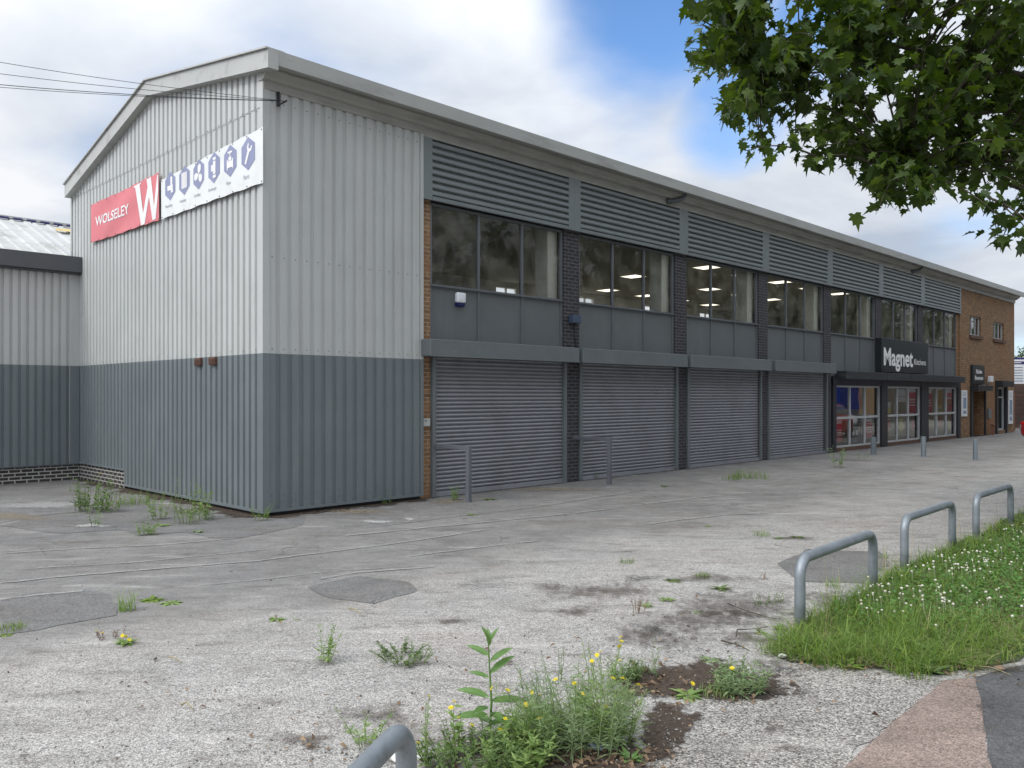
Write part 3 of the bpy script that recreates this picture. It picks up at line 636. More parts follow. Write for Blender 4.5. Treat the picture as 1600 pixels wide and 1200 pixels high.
mb = MB(); mb.box(-.0, 3.1, -.022, .03, 6.47, 6.60); mb.box(3.1, XE, .0, .06, 6.43, 6.62); mb.build('wall_flashing', M['trim_eaves'], B)
for (xa, xb) in ((10.7, 11.1), (26.9, 27.3)):
    mb = MB(); pts = [(xa+.38, -.2, 6.78), (xa+.38, -.2, 6.69), (xa+.34, -.18, 6.62), (xa+.2, -.12, 6.56), (xa-.02, -.05, 6.52)]
    mb.tube(pts, .055, 12, rr=[.06, .06, .055, .055, .05]); mb.tube([pts[-1], (xa-.09, -.02, 6.515)], .064, 12)
    mb.build('gutter_outlet', M['frame'], B, smooth=True)
# upper wall core behind louvres, tan strip, piers
mb = MB(); mb.box(3.1, 32.4, .05, .32, 5.36, 6.6); mb.build('upper_wall', M['dark'], B)
mb = MB(); mb.box(3.105, 3.34, .10, .32, 0, 5.35); mb.build('brick_pier', M['brick_tan'], B)
mb = MB(); mb.box(32.36, 32.66, .10, .30, 2.3, 5.36); mb.build('brick_pier', M['brick_end'], B)
for i, (a, b) in enumerate(PIER):
    mb = MB(); mb.box(a, b, .08, .32, 0 if i < 4 else 2.3, 5.35); mb.build('brick_pier', M['brick_dark'], B)
# louvre panels
edges = [3.10]+[(a+b)/2 for a, b in PIER]+[32.62]
for i in range(7):
    xa = edges[i]+(.19 if i else .20); xb = edges[i+1]-(.19 if i < 6 else .10)
    mb = MB(); prof = []; z = 5.40; p = .1265
    for k in range(8):
        zz = z+k*p
        prof += [(.044, zz), (.044, zz+.022), (-.008, zz+.027), (-.012, zz+.05), (-.008, zz+.088), (.010, zz+.108), (.044, zz+.120)]
    prof.append((.044, z+8*p)); mb.prism_x(prof, xa, xb, False, False); mb.build('louvre_panel', M['louvre'], B)
    mb = MB(); mb.box(xa, xb, .02, .048, 5.412+8*p, 6.43); mb.box(xa, xb, -.02, .05, 5.33, 5.40)
    x0 = edges[i] if i else 3.10; mb.box(x0, xa, -.012, .05, 5.33, 6.43)
    if i == 6: mb.box(xb, 32.64, -.012, .05, 5.33, 6.43)
    else: mb.box(xb, edges[i+1]-.003, -.012, .05, 5.33, 6.43)
    mb.build('louvre_frame', M['louvre'], B)
# upper windows and infill panels
for i, (a, b) in enumerate(BAYS):
    w = MB(); n = 3; f = .055; st = (b-a-f)/n
    for k in range(n+1): w.cbox(a+k*st, a+k*st+f, .115, .185, 2.45, 5.32, .004)
    for k in range(n):
        x0, x1 = a+k*st+f, a+(k+1)*st
        w.cbox(x0, x1, .12, .18, 3.80, 3.86, .004); w.cbox(x0, x1, .12, .18, 5.265, 5.32, .004)
    w.box(a, b, .085, .118, 3.815, 3.84)
    wo = w.build('window', M['frame'], B)
    g = MB(); g.quad((a+.02, .155, 3.83), (b-.02, .155, 3.83), (b-.02, .155, 5.3), (a+.02, .155, 5.3)); g.build('pane', M['glass_up'], wo)
    ip = MB()
    for k in range(n): ip.box(a+k*st+f-.003, a+(k+1)*st+.003, .145, .175, 2.45, 3.803)
    ip.build('infill_panel', M['infill'], B)
# roller shutters with their boxes
SH = [(3.36, 6.99, 3.04, 7.06), (7.46, 11.16, 7.17, 11.13), (11.62, 15.36, 11.28, 15.36), (15.78, 19.62, 15.60, 19.58)]
for i, (a, b, c, d) in enumerate(SH):
    sh = MB(); prof = []; z = .10
    while z < 2.60:
        prof += [(.128, z), (.108, z+.008), (.090, z+.024), (.086, z+.040), (.094, z+.056), (.112, z+.064), (.130, z+.068)]; z += .0745
    sh.prism_x(prof, a+.06, b-.06, False, False); so = sh.build('roller_shutter', M['shutter'], B)
    k = MB(); k.cbox(a+.06, b-.06, .075, .125, .005, .098, .006); k.build('bottom_bar', M['shutter'], so)
    k = MB(); k.cbox(c, d, -.27, .085, 2.53, 2.83, .012); k.cbox(c+.002, d-.002, -.275, -.268, 2.525, 2.55, .002); k.build('shutter_box', M['box'], so)
    for x in (a-.02, b-.07):
        k = MB(); k.cbox(x, x+.09, .03, .13, 0, 2.53, .005); k.build('guide_rail', M['box'], so)
mb = MB(); mb.box(3.34, 20.0, .2, .3, 0, 2.5); mb.build('lower_wall', M['dark'], B)
# interior of the upper floor
mb = MB(); mb.box(.2, 40.8, .32, 8.3, 3.0, 3.2); mb.build('office_floor', M['carpet'], B)
mb = MB(); mb.box(.2, 32.5, .325, 8.3, 5.60, 5.66); mb.build('office_ceiling', M['ceil'], B)
mb = MB(); wall_open(mb, .2, 32.5, 3.2, 5.6, 8.2, .2, [(x, x+1.05, 4.25, 5.42) for x in (5.0, 8.9, 12.85, 16.95, 21.1, 25.2, 29.3)]); mb.quad((.2, .33, 3.2), (.2, 8.2, 3.2), (.2, 8.2, 5.6), (.2, .33, 5.6)); mb.quad((32.45, .33, 3.2), (32.45, 8.2, 3.2), (32.45, 8.2, 5.6), (32.45, .33, 5.6)); mb.build('office_wall', M['plaster'], B)
for x in (5.0, 8.9, 12.85, 16.95, 21.1, 25.2, 29.3):
    mb = MB()
    for q in (0, .5, 1.0): mb.box(x+q, x+q+.05, 8.24, 8.30, 4.25, 5.42)
    mb.box(x, x+1.05, 8.235, 8.295, 4.25, 4.30); mb.box(x, x+1.05, 8.235, 8.295, 4.95, 4.99)
    mb.build('rear_window_frame', M['plaster'], B)
for a, b in PIER+[(32.3, 32.44)]:
    mb = MB(); mb.box(a-.30, b+.02, .27, .62, 3.205, 5.595); mb.build('inner_pier', M['plaster'], B)
mb = MB(); mb.box(3.12, 3.34, .322, .6, 3.2, 5.6)
mb.build('inner_pier', M['plaster'], B)
for x in (15.1, 17.3, 19.6, 21.85, 24.1):
    for y in (1.65, 4.3, 7.05):
        t = at_building('ceiling_light', x, y, 5.597, 'lit square panel light recessed in the upper floor ceiling behind the windows', 'ceiling light', 'panel lights in the upper floor ceiling')
        mb = MB(); mb.box(-.3, .3, -.3, .3, -.012, 0); mb.build('diffuser', M['lamp'], t)
        mb = MB(); mb.box(-.33, .33, -.33, -.3, -.02, 0); mb.box(-.33, .33, .3, .33, -.02, 0); mb.box(-.33, -.3, -.3, .3, -.02, 0); mb.box(.3, .33, -.3, .3, -.02, 0); mb.build('trim', M['plaster'], t)
# shopfront
SF = [(20.25, 24.02), (24.55, 28.0), (28.78, 32.36)]
mb = MB(); mb.box(20.0, 20.25, .02, .3, 0, 2.42); mb.box(24.02, 24.55, .02, .3, 0, 2.42); mb.box(28.0, 28.78, .02, .3, 0, 2.42); mb.box(32.36, 32.70, .02, .3, 0, 2.42); mb.box(20.0, 32.7, .03, .3, 2.16, 2.45)
mb.build('shop_surround', M['black'], B)
for (a, b) in SF:
    w = MB(); n = 3; f = .06; st = (b-a-f)/n
    for k in range(n+1): w.cbox(a+k*st, a+k*st+f, .10, .18, .12, 2.16, .005)
    for k in range(n):
        x0, x1 = a+k*st+f, a+(k+1)*st
        for z0, z1 in ((.12, .18), (1.05, 1.13), (2.10, 2.16)): w.cbox(x0, x1, .105, .175, z0, z1, .004)
    wo = w.build('shop_window', M['alu'], B)
    g = MB(); g.quad((a+.02, .15, .15), (b-.02, .15, .15), (b-.02, .15, 2.13), (a+.02, .15, 2.13)); g.build('pane', M['glass_shop'], wo)
    k = MB(); k.box(a, b, .08, .3, 0, .118); k.build('stall_riser', M['sill'], B)
mb = MB(); mb.cbox(20.2, 32.15, -.32, .05, 2.36, 2.62, .012)
for x in (23.6, 25.9, 28.2): mb.box(x, x+.02, -.326, -.318, 2.36, 2.62)
mb.build('shop_canopy', M['canopy'], B)
mb = MB(); mb.quad((20.0, .32, .02), (32.5, .32, .02), (32.5, 6, .02), (20.0, 6, .02)); mb.build('shop_floor', M['carpet'], B)
mb = MB(); mb.quad((20.0, .32, 2.9), (20.0, 6, 2.9), (32.5, 6, 2.9), (32.5, .32, 2.9)); mb.quad((20, 6, 0), (32.5, 6, 0), (32.5, 6, 2.9), (20, 6, 2.9)); mb.quad((20, .3, 0), (20, 6, 0), (20, 6, 2.9), (20, .3, 2.9)); mb.quad((32.5, .3, 0), (32.5, .3, 2.9), (32.5, 6, 2.9), (32.5, 6, 0)); mb.build('shop_wall', M['plaster'], B)
for x, y in ((29.6, 2.), (31.4, 2.), (29.6, 4.), (26.6, 3.)):
    t = at_building('ceiling_light', x, y, 2.895, 'lit panel light on the ground floor shop ceiling behind the posters', 'ceiling light', 'panel lights in the shop ceiling')
    mb = MB(); mb.box(-.6, .6, -.1, .1, -.02, 0); mb.build('diffuser', M['lamp'], t)
# brick end
OPS = [(34.0, 35.66, 4.50, 5.36), (37.55, 39.30, 4.50, 5.30), (34.30, 36.10, 0., 2.0), (37.86, 39.72, .15, 2.2)]
mb = MB(); wall_open(mb, 32.66, XE, 0, 6.5, .05, .26, OPS[:2]+[OPS[3]]+[(34.30, 36.10, 0.0, 2.0)]); mb.build('brick_wall', M['brick_end'], B)
mb = MB(); mb.box(34.0, 36.3, 1.2, 1.3, 0, 2.4); mb.box(36.1, 36.2, .31, 1.2, 0, 2.1); mb.box(34.1, 34.3, .31, 1.2, 0, 2.1); mb.build('entrance_recess', M['brick_end'], B)
for (a, b, c, d) in OPS[:2]:
    w = MB(); n = 3; f = .06; st = (b-a-f)/n
    for k in range(n+1): w.cbox(a+k*st, a+k*st+f, .13, .2, c, d, .004)
    for k in range(n):
        for z0, z1 in ((c, c+.06), (d-.06, d)): w.cbox(a+k*st+f, a+(k+1)*st, .135, .195, z0, z1, .004)
    wo = w.build('window', M['alu'], B)
    g = MB(); g.quad((a+.02, .165, c+.02), (b-.02, .165, c+.02), (b-.02, .165, d-.02), (a+.02, .165, d-.02)); g.build('pane', M['glass_shop'], wo)
    k = MB(); k.box(a-.08, b+.08, -.03, .12, c-.15, c-.004); k.build('sill', M['sill'], wo)
    k = MB(); k.box(a, b, .5, .52, c-.2, d+.2); k.build('blind', M['carpet'], wo)
# entrance: black roller canopy, jambs, door leaf
mb = MB(); mb.box(34.05, 34.30, -.02, .3, 0, 2.05); mb.box(36.10, 36.22, -.02, .06, 0, 2.05); mb.cbox(34.05, 36.2, -.30, .05, 2.02, 2.28, .012); mb.build('entrance_surround', M['black'], B)
dr = MB(); a, b = 34.42, 35.36
dr.cbox(a, a+.12, .32, .37, .01, 2.0, .004); dr.cbox(b-.12, b, .32, .37, .01, 2.0, .004); dr.cbox(a+.12, b-.12, .322, .368, 1.86, 2.0, .004); dr.cbox(a+.12, b-.12, .322, .368, .01, .24, .004); dr.cbox(a+.12, b-.12, .324, .366, 1.0, 1.1, .004)
do = dr.build('door', M['alu'], B)
g = MB(); g.quad((a+.1, .345, .2), (b-.1, .345, .2), (b-.1, .345, 1.9), (a+.1, .345, 1.9)); g.build('pane', M['car_glass'], do)
k = MB(); k.tube([(a+.06, .32, .9), (a+.06, .25, .9), (a+.06, .25, 1.25), (a+.06, .32, 1.25)], .015, 8); k.build('handle', M['black'], do)
a, b, c, d = OPS[3]
mb = MB(); mb.box(a-.02, a+.22, -.02, .3, 0, 2.24); mb.box(b-.20, b+.02, -.02, .3, 0, 2.24); mb.cbox(a-.02, b+.05, -.28, .05, 2.24, 2.52, .012); mb.build('window_surround', M['black'], B)
w = MB()
for x in (a+.22, b-.26): w.cbox(x, x+.06, .12, .2, c, d, .004)
for z0, z1 in ((c, c+.07), (1.70, 1.77), (d-.07, d)): w.cbox(a+.28, b-.26, .125, .195, z0, z1, .004)
wo = w.build('window', M['alu'], B); g = MB(); g.quad((a+.25, .16, c+.02), (b-.22, .16, c+.02), (b-.22, .16, d-.02), (a+.25, .16, d-.02)); g.build('pane', M['glass_shop'], wo)
mb = MB(); mb.quad((36.4, 2.5, 0), (41.0, 2.5, 0), (41.0, 2.5, 2.6), (36.4, 2.5, 2.6)); mb.build('inner_wall', M['plaster'], B)
# rusty vents in the gable
for y in (2.13, 1.60):
    mb = MB(); mb.cbox(-.05, .02, y-.11, y+.11, 2.34, 2.47, .01)
    for z in (2.365, 2.395, 2.425): mb.box(-.06, -.049, y-.09, y+.09, z, z+.012)
    mb.build('wall_vent', M['rust'], B)

# ================================================================= ANNEX on the left
A = empty('annex_building', W(0, 8), ROT, 'lower grey clad annex with dark fascia and pale roof at left of the gable', 'annex')
mbu = MB(); mbl = MB()
def annex_prof(x0, x1, pitch=.155):
    pts = []; x = x0
    while x < x1:
        for da, d in ((0, 0), (.095, 0), (.1, .035), (.145, .035), (.155, 0)):
            if x+da <= x1: pts.append((x+da, d))
        x += .155
    q = []
    for p in pts:
        if not q or abs(q[-1][0]-p[0]) > 1e-5: q.append(p)
    return q
pr = annex_prof(-14.0, -.19)
for mb, z0, z1 in ((mbu, ZT, 4.6), (mbl, .36, ZT)):
    vs = []; fs = []
    for (x, d) in pr: vs += [(x, d, z0), (x, d, z1)]
    for i in range(len(pr)-1): fs.append((2*i, 2*i+2, 2*i+3, 2*i+1))
    mb.add(vs, fs); mb.box(-.19, -.002, -.004, .05, z0, z1)
mbu.build('wall_cladding', M['clad_light'], A); mbl.build('lower_cladding', M['clad_dark'], A)
mb = MB(); mb.box(-14, -.002, .01, .3, 0, .335); mb.build('brick_plinth', M['brick_plinth'], A)
mb = MB(); mb.box(-14, -.003, -.03, .28, .337, .36); mb.build('plinth_drip', M['annex_fascia'], A)
mb = MB(); mb.cbox(-14, -.004, -.20, .06, 4.49, 4.83, .008); mb.box(-14, -.01, -.12, .06, 4.455, 4.488); mb.build('fascia', M['annex_fascia'], A)
mb = MB(); rp = []; x = -14.
while x < -.02:
    for da, d in ((0, 0), (.03, .03), (.08, .03), (.11, 0)): rp.append((x+da, d))
    x += .30
x = -14.; rows = [(.02, 4.80), (1.8, 5.47), (3.5, 6.12)]
def roofsheet(mb, pr, r):
    vs = []; fs = []; n = len(pr)
    for (y, z) in r: vs += [(x, y, z+d) for x, d in pr]
    for j in range(len(r)-1):
        for i in range(n-1): fs.append((j*n+i, j*n+i+1, (j+1)*n+i+1, (j+1)*n+i))
    mb.add(vs, fs)
roofsheet(mb, rp, rows)
rp2 = []; x = -.0
while x < 2.2:
    for da, d in ((0, 0), (.03, .03), (.08, .03), (.11, 0)): rp2.append((x+da, d))
    x += .30
roofsheet(mb, rp2, [(.62, 4.80+.62/3.48*1.32-.003), (3.5, 6.115)])
ro = mb.build('roof', M['annex_roof'], A)
mb = MB(); mb.box(-14, 2.3, 3.42, 3.56, 6.14, 6.20); mb.build('ridge_cap', M['annex_roof'], ro)
mb = MB(); x = -13.9
while x < 2.2: mb.box(x, x+.20, 3.40, 3.425, 6.125, 6.165); x += .30
mb.build('ridge_gaps', M['navy'], ro)
mb = MB(); mb.add([(.30, 2.55, 5.83), (.75, 2.6, 5.86), (.9, 2.95, 5.99), (.35, 2.8, 5.93)], [(0, 1, 2, 3)]); mb.build('roof_stain', M['lichen'], ro)

# ================================================================= BANNERS on the gable
def banner(name, y0, y1, zb0, zb1, zt0, zt1, m, label, wr, extra=0.):
    """hung on the gable: u runs to the viewer's right (falling y)"""
    def disp(y, z):
        return -.055-.006*math.sin(y*2.1+z)-wr*math.exp(-((y-5.6)**2/.9))*math.sin((z-5.3)*9+(y-5.5)*2.5)
    t = empty(name, W(0, 0), ROT, label, 'banner'); mb = MB(); nu, nv = 72, 18; vs = []; fs = []
    for j in range(nv+1):
        for i in range(nu+1):
            a = i/nu; b = j/nv; y = y0+(y1-y0)*a; z = (zb0+(zb1-zb0)*a)*(1-b)+(zt0+(zt1-zt0)*a)*b
            sag = .012*math.sin(a*math.pi*6)**2*(1 if j in (0, nv) else 0)
            vs.append((disp(y, z), y, z-sag*(1 if j == nv else -1)))
    for j in range(nv):
        for i in range(nu): q = j*(nu+1)+i; fs.append((q, q+1, q+nu+2, q+nu+1))
    mb.add(vs, fs); mb.build('banner_sheet', m, t, smooth=True)
    mb = MB()
    for i in range(9):
        a = i/8*.98+.01
        for z in ((zb0+(zb1-zb0)*a)+.03, (zt0+(zt1-zt0)*a)-.03):
            y = y0+(y1-y0)*a; d = disp(y, z); mb.tube([(d-.001, y, z), (d-.006, y, z)], .012, 8)
    mb.build('eyelets', M['frame'], t)
    return t, disp
def on_gable(t, disp, a, b, fs, m, off, name):      # a: y coordinates, b: z
    mb = MB(); mb.add([(disp(y, z)-off, y, z) for y, z in zip(a, b)], fs); return mb.build(name, m, t)
t, dp = banner('red_banner', 7.11, 3.66, 5.04, 5.01, 5.84, 5.88, M['pvc_red'], 'faded red banner with white lettering on the gable', .012)
a, b, fs = text_geo('WOLSELEY', -6.84, -5.05, 5.345, 5.545, .02); on_gable(t, dp, -a, b, fs, M['pvc_letter'], .006, 'lettering')
# the large letter: thick and thin strokes with slab serifs
def strokes(t, dp, polys, m, off, name):
    mb = MB()
    for pl in polys: mb.poly([(dp(y, z)-off, y, z) for y, z in pl])
    o = mb.build(name, m, t); bm = bmesh.new(); bm.from_mesh(o.data); bmesh.ops.triangulate(bm, faces=bm.faces[:]); bm.to_mesh(o.data); bm.free(); return o
def uv2(pl): return [(4.78-u*1.12, 5.03+v*.82) for u, v in pl]
strokes(t, dp, [uv2(p) for p in ([(.02, .97), (.22, .98), (.44, .0), (.30, .0)], [(.30, .0), (.44, .0), (.66, .70), (.56, .80)], [(.52, 1.0), (.70, 1.0), (.88, .03), (.76, .02)], [(.76, .02), (.88, .03), (.985, .62), (.985, .99), (.955, 1.0)], [(-.03, .93), (.28, .95), (.28, .985), (-.03, .97)])], M['pvc_letter'], .005, 'large_letter')
t, dp = banner('white_banner', 3.56, -.09, 5.01, 5.02, 5.72, 5.86, M['pvc_white'], 'white banner with six blue hexagon icons on the gable', .0)
HX = [3.18, 2.61, 2.05, 1.48, .92, .35]
def hexa(yc, zc, w, h): return [(yc, zc+h), (yc-w, zc+h*.5), (yc-w, zc-h*.5), (yc, zc-h), (yc+w, zc-h*.5), (yc+w, zc+h*.5)]
caps = ['Plumbing', 'Heating', 'Cooling', 'Drainage', 'Pipe', 'Parts']
def rect(u0, u1, v0, v1): return [(u0, v0), (u1, v0), (u1, v1), (u0, v1)]
def circ(u, v, r, n=12): return [(u+r*math.cos(2*math.pi*k/n), v+r*math.sin(2*math.pi*k/n)) for k in range(n)]
def rot(pl, w): return [(u*math.cos(w)-v*math.sin(w), u*math.sin(w)+v*math.cos(w)) for u, v in pl]
ICON = [
    [rect(.02, .09, .0, .15), rect(-.10, .11, -.07, .01), [(-.1, -.07), (-.04, -.07), (-.04, -.02), (-.1, -.03)], rect(.03, .12, -.12, -.07)],
    [rect(-.10+k*.052, -.10+k*.052+.044, -.13, .13) for k in range(4)],
    [rot([(.01, .0), (.08, .06), (.085, .13), (.03, .165), (-.03, .13), (-.035, .06)], k*2.094) for k in range(3)],
    [rect(-.025, .06, -.10, .10), rect(-.03, .07, .115, .16), rect(-.03, .07, -.16, -.115), rect(-.09, -.03, -.05, .05)],
    [rect(-.07, .07, -.10, -.0), rect(-.10, -.07, -.13, .03), rect(.07, .10, -.13, .03), rect(-.045, .045, .005, .06), rect(-.012, .012, .065, .13), rect(-.07, .07, .115, .145)],
    [rot([(-.025, -.16), (.025, -.16), (.03, .03), (.07, .07), (.07, .15), (.03, .12), (.03, .08), (-.03, .08), (-.03, .12), (-.07, .15), (-.07, .07), (-.03, .03)], -.5)],
]
for i, yc in enumerate(HX):
    strokes(t, dp, [hexa(yc, 5.545, .205, .255)], M['pvc_blue'], .004, 'hexagon')
    strokes(t, dp, [[(yc-u*1.05, 5.545+v*1.05) for u, v in pl] for pl in ICON[i]], M['pvc_letter'], .008, 'icon')
    wd_ = .036*len(caps[i]); a, b, fs = text_geo(caps[i], -(yc+.06)-wd_/2, -(yc+.06)+wd_/2, 5.165, 5.235, .01); on_gable(t, dp, -a, b, fs, M['pvc_grey'], .004, 'lettering')

# ================================================================= SIGNS
def fbox(name, x0, x1, z0, z1, y0, y1, m, label, cat, group=None, c=.008, part='panel'):
    t = at_building(name, (x0+x1)/2, 0, z0, label, cat, group); o = (x0+x1)/2
    mb = MB(); mb.cbox(x0-o, x1-o, y0, y1, 0, z1-z0, c); mb.build(part, m, t); return t, o
def letter(t, ox, oz, txt, x0, x1, z0, z1, y, m, bold=0., name='lettering'):
    a, b, fs = text_geo(txt, x0-ox, x1-ox, z0-oz, z1-oz, bold); mb = MB(); n = len(a)
    mb.add([(p, y, q) for p, q in zip(a, b)], fs); return mb.build(name, m, t)
t, o = fbox('shop_sign', 23.6, 28.24, 2.66, 3.86, -.13, .10, M['black_sign'], 'wide black fascia sign with white lettering above the shopfront canopy', 'shop sign')
d = -.136
letter(t, o, 2.66, 'Magnet', fx(1381, d), fx(1426.5, d), fz(1400, 580.5, d), fz(1390, 543.5, d), d, M['white'], .026)
letter(t, o, 2.66, 'Kitchens', fx(1428.5, d), fx(1446.5, d), fz(1437, 570.5, d), fz(1437, 561.5, d), d, M['white'], .01)
t, o = fbox('entrance_sign', 34.1, 35.86, 2.34, 3.18, -.05, .045, M['black_sign'], 'square black sign with two lines of white lettering over the entrance door', 'sign')
letter(t, o, 2.34, 'Kitchen', 34.55, 35.42, 2.80, 2.99, -.056, M['white'], .03); letter(t, o, 2.34, 'Showroom', 34.38, 35.60, 2.52, 2.71, -.056, M['white'], .03)
def notice(x0, x1, z0, z1, label, split):
    t, o = fbox('notice_board', x0, x1, z0, z1, -.0, .045, M['poster_white'], label, 'notice board', c=.005)
    h = z1-z0; w = x1-x0
    mb = MB(); mb.quad((-w*.3, -.006, h*.30), (w*.3, -.006, h*.30), (w*.3, -.006, h*.72), (-w*.3, -.006, h*.72)); mb.quad((-w*.3, -.006, h*.10), (w*.3, -.006, h*.10), (w*.3, -.006, h*.22), (-w*.3, -.006, h*.22)); mb.build('picture', M['poster_pic'], t)
    mb = MB()
    for q in (.80, .85, .92): mb.box(-w*.3, w*.25, -.008, -.001, h*q, h*q+.02)
    if split: mb.box(-w*.5, w*.5, -.012, -.001, h*.27, h*.285)
    mb.build('printed_lines', M['poster_pic'], t)
notice(32.82, 33.52, .92, 2.05, 'narrow white framed notice board beside the entrance door', False)
notice(39.92, 40.70, .42, 2.06, 'tall white notice board in two panels at the far end of the brick wall', True)
# posters in the shop windows
PO = 0
def poster(px0, px1, py0, py1, m, label, bits=(), y=.19, shape=None):
    x0, x1 = fx(px0, y), fx(px1, y); pm = (px0+px1)/2; z0, z1 = fz(pm, py1, y), fz(pm, py0, y)
    t = at_building('window_poster', (x0+x1)/2, y, z0, label, 'poster'); w = x1-x0; h = z1-z0; mb = MB()
    if shape == 'kite': mb.add([(0, 0, 0), (w/2, 0, h*.45), (w*.22, 0, h*.7), (w*.28, 0, h), (-w*.28, 0, h), (-w*.22, 0, h*.7), (-w/2, 0, h*.45)], [tuple(range(7))])
    else: mb.box(-w/2, w/2, 0, .004, 0, h)
    mb.build('sheet', m, t)
    for (u0, u1, v0, v1, mm) in bits:
        mb = MB(); mb.quad((w*(u0-.5), -.004, h*v0), (w*(u1-.5), -.004, h*v0), (w*(u1-.5), -.004, h*v1), (w*(u0-.5), -.004, h*v1)); mb.build('printed_block', M[mm], t)
    return t, w, h
W3 = [(.1, .9, .5, .56, 'poster_white'), (.15, .85, .40, .45, 'poster_white'), (.1, .9, .28, .33, 'poster_white'), (.05, .95, .82, .99, 'poster_white')]
poster(1304.5, 1316, 656, 691, M['poster_red'], 'red poster with white top in the lower left pane of the first shop window', W3)
t, w, h = poster(1326, 1345, 655, 697, M['poster_dark'], 'charcoal poster with two white discs in the first shop window')
for q in (-.14, .16):
    mb = MB(); mb.poly([(w*q+w*.115*math.cos(k*.5236), -.004, h*.48+h*.075*math.sin(k*.5236)) for k in range(12)]); mb.build('disc', M['poster_white'], t)
mb = MB()
for v, ww in ((.88, .3), (.80, .4), (.72, .45), (.26, .4), (.2, .34), (.14, .4)): mb.box(-w*ww/2, w*ww/2, -.005, -.002, h*v, h*v+.03)
mb.build('printed_lines', M['poster_pic'], t)
poster(1352.5, 1363, 654, 684, M['poster_red'], 'red poster with rounded white top in the lower right pane of the first shop window', W3)
poster(1302.5, 1346, 604, 640, M['mirrored_blue'], 'blue board put in for the reflection across the top of the first shop window', (), .26)  # painted reflection: blue board behind the glass mimics the mirrored building
poster(1384, 1392, 628, 646, M['poster_yellow'], 'pale yellow and white paper in the upper left pane of the middle shop window', [(0, 1, .5, 1, 'poster_white')])
poster(1398, 1415, 603, 628, M['poster_white'], 'white notice with green band in the middle shop window', [(0, 1, .8, 1, 'poster_green'), (.05, .95, .3, .34, 'poster_pic')])
poster(1419.5, 1431, 606, 645, M['poster_red'], 'red poster in the upper right pane of the middle shop window', W3)
poster(1384.5, 1391.5, 656, 673, M['poster_red'], 'small red paper low in the left pane of the middle shop window', (), shape='kite')
poster(1403, 1413, 654, 677, M['poster_yellow'], 'pale yellow kite shaped paper low in the middle shop window', (), shape='kite')
poster(1424, 1430, 656, 673, M['poster_red'], 'small red kite shaped paper low in the right pane of the middle shop window', (), shape='kite')
poster(1449, 1456, 608, 645, M['poster_red'], 'red poster in the upper left pane of the shop window nearest the brick wall', W3)
poster(1462, 1471.5, 606, 646, M['poster_ochre'], 'ochre poster with pale foot in the shop window nearest the brick wall', [(0, 1, 0, .3, 'poster_yellow'), (.1, .9, .1, .2, 'poster_white'), (0, 1, .92, 1, 'poster_white')])
poster(1477.5, 1487.5, 604, 643, M['poster_red'], 'red poster with orange band in the shop window nearest the brick wall', W3[:1]+[(.1, .9, .3, .42, 'poster_ochre'), (.1, .9, .75, .98, 'poster_white')])
poster(1450, 1454.5, 655, 673, M['poster_yellow'], 'small yellow kite shaped paper low in the left pane of the last shop window', (), shape='kite')
poster(1465.5, 1471, 652, 670, M['poster_red'], 'small red kite shaped paper low in the centre pane of the last shop window', (), shape='kite')
poster(1480.5, 1485, 655, 674, M['poster_yellow'], 'small yellow kite shaped paper low in the right pane of the last shop window', (), shape='kite')
# things fixed to the wall
t = at_building('alarm_box', 4.06, .115, 3.50, 'white alarm box with dark blue foot on the first grey panel', 'alarm box')
mb = MB(); mb.cbox(-.105, .105, -.07, .03, .06, .25, .025); mb.build('cover', M['plastic_white'], t, True)
mb = MB(); mb.prism_x([(.03, .058), (-.06, .058), (-.045, .01), (.0, -.01), (.03, -.01)], -.09, .09); fixn(mb.build('strobe', M['plastic_blue'], t))
t = at_building('junction_box', 7.24, .08, 3.37, 'small blue grey box on the dark brick pillar above the first shutters', 'junction box')
mb = MB(); mb.cbox(-.13, .13, -.14, -.001, 0, .17, .012); mb.build('housing', M['box_blue'], t)
mb = MB(); mb.tube([(.03, -.05, 0), (.03, -.03, -.1), (.06, -.02, -.3), (.10, -.02, -.5)], .012, 8); mb.build('cable', M['cable'], t)
t = at_building('key_switch', 3.21, .10, 1.29, 'small pale key switch box on the tan brick beside the first shutter', 'switch box')
mb = MB(); mb.cbox(-.075, .075, -.07, -.001, 0, .14, .01); mb.build('housing', M['keybox'], t); mb = MB(); mb.tube([(-.03, -.069, .1), (-.03, -.074, .1)], .014, 10); mb.build('keyhole', M['cable'], t)
t = at_building('wall_light', 36.6, .05, 2.34, 'small cream floodlight on the brick wall right of the entrance', 'wall light')
mb = MB(); mb.cbox(-.2, .2, -.22, -.06, .1, .38, .03); mb.build('housing', M['plastic_white'], t); mb = MB(); mb.box(-.05, .05, -.08, 0, .0, .2); mb.build('bracket', M['keybox'], t)
t = at_building('door_entry_box', 36.75, .05, .75, 'dark grey box on the brick wall right of the entrance door', 'wall box'); mb = MB(); mb.cbox(-.2, .2, -.09, -.001, 0, .45, .02); mb.build('housing', M['box'], t)
t = at_building('boot_scraper', 36.85, -.12, 0, 'short dark red post standing at the wall between entrance and side window', 'post'); mb = MB(); mb.tube([(0, 0, 0), (0, 0, .42)], .06, 10); mb.cbox(-.09, .09, -.09, .09, .42, .5, .02); mb.build('post_body', M['rust_post'], t)
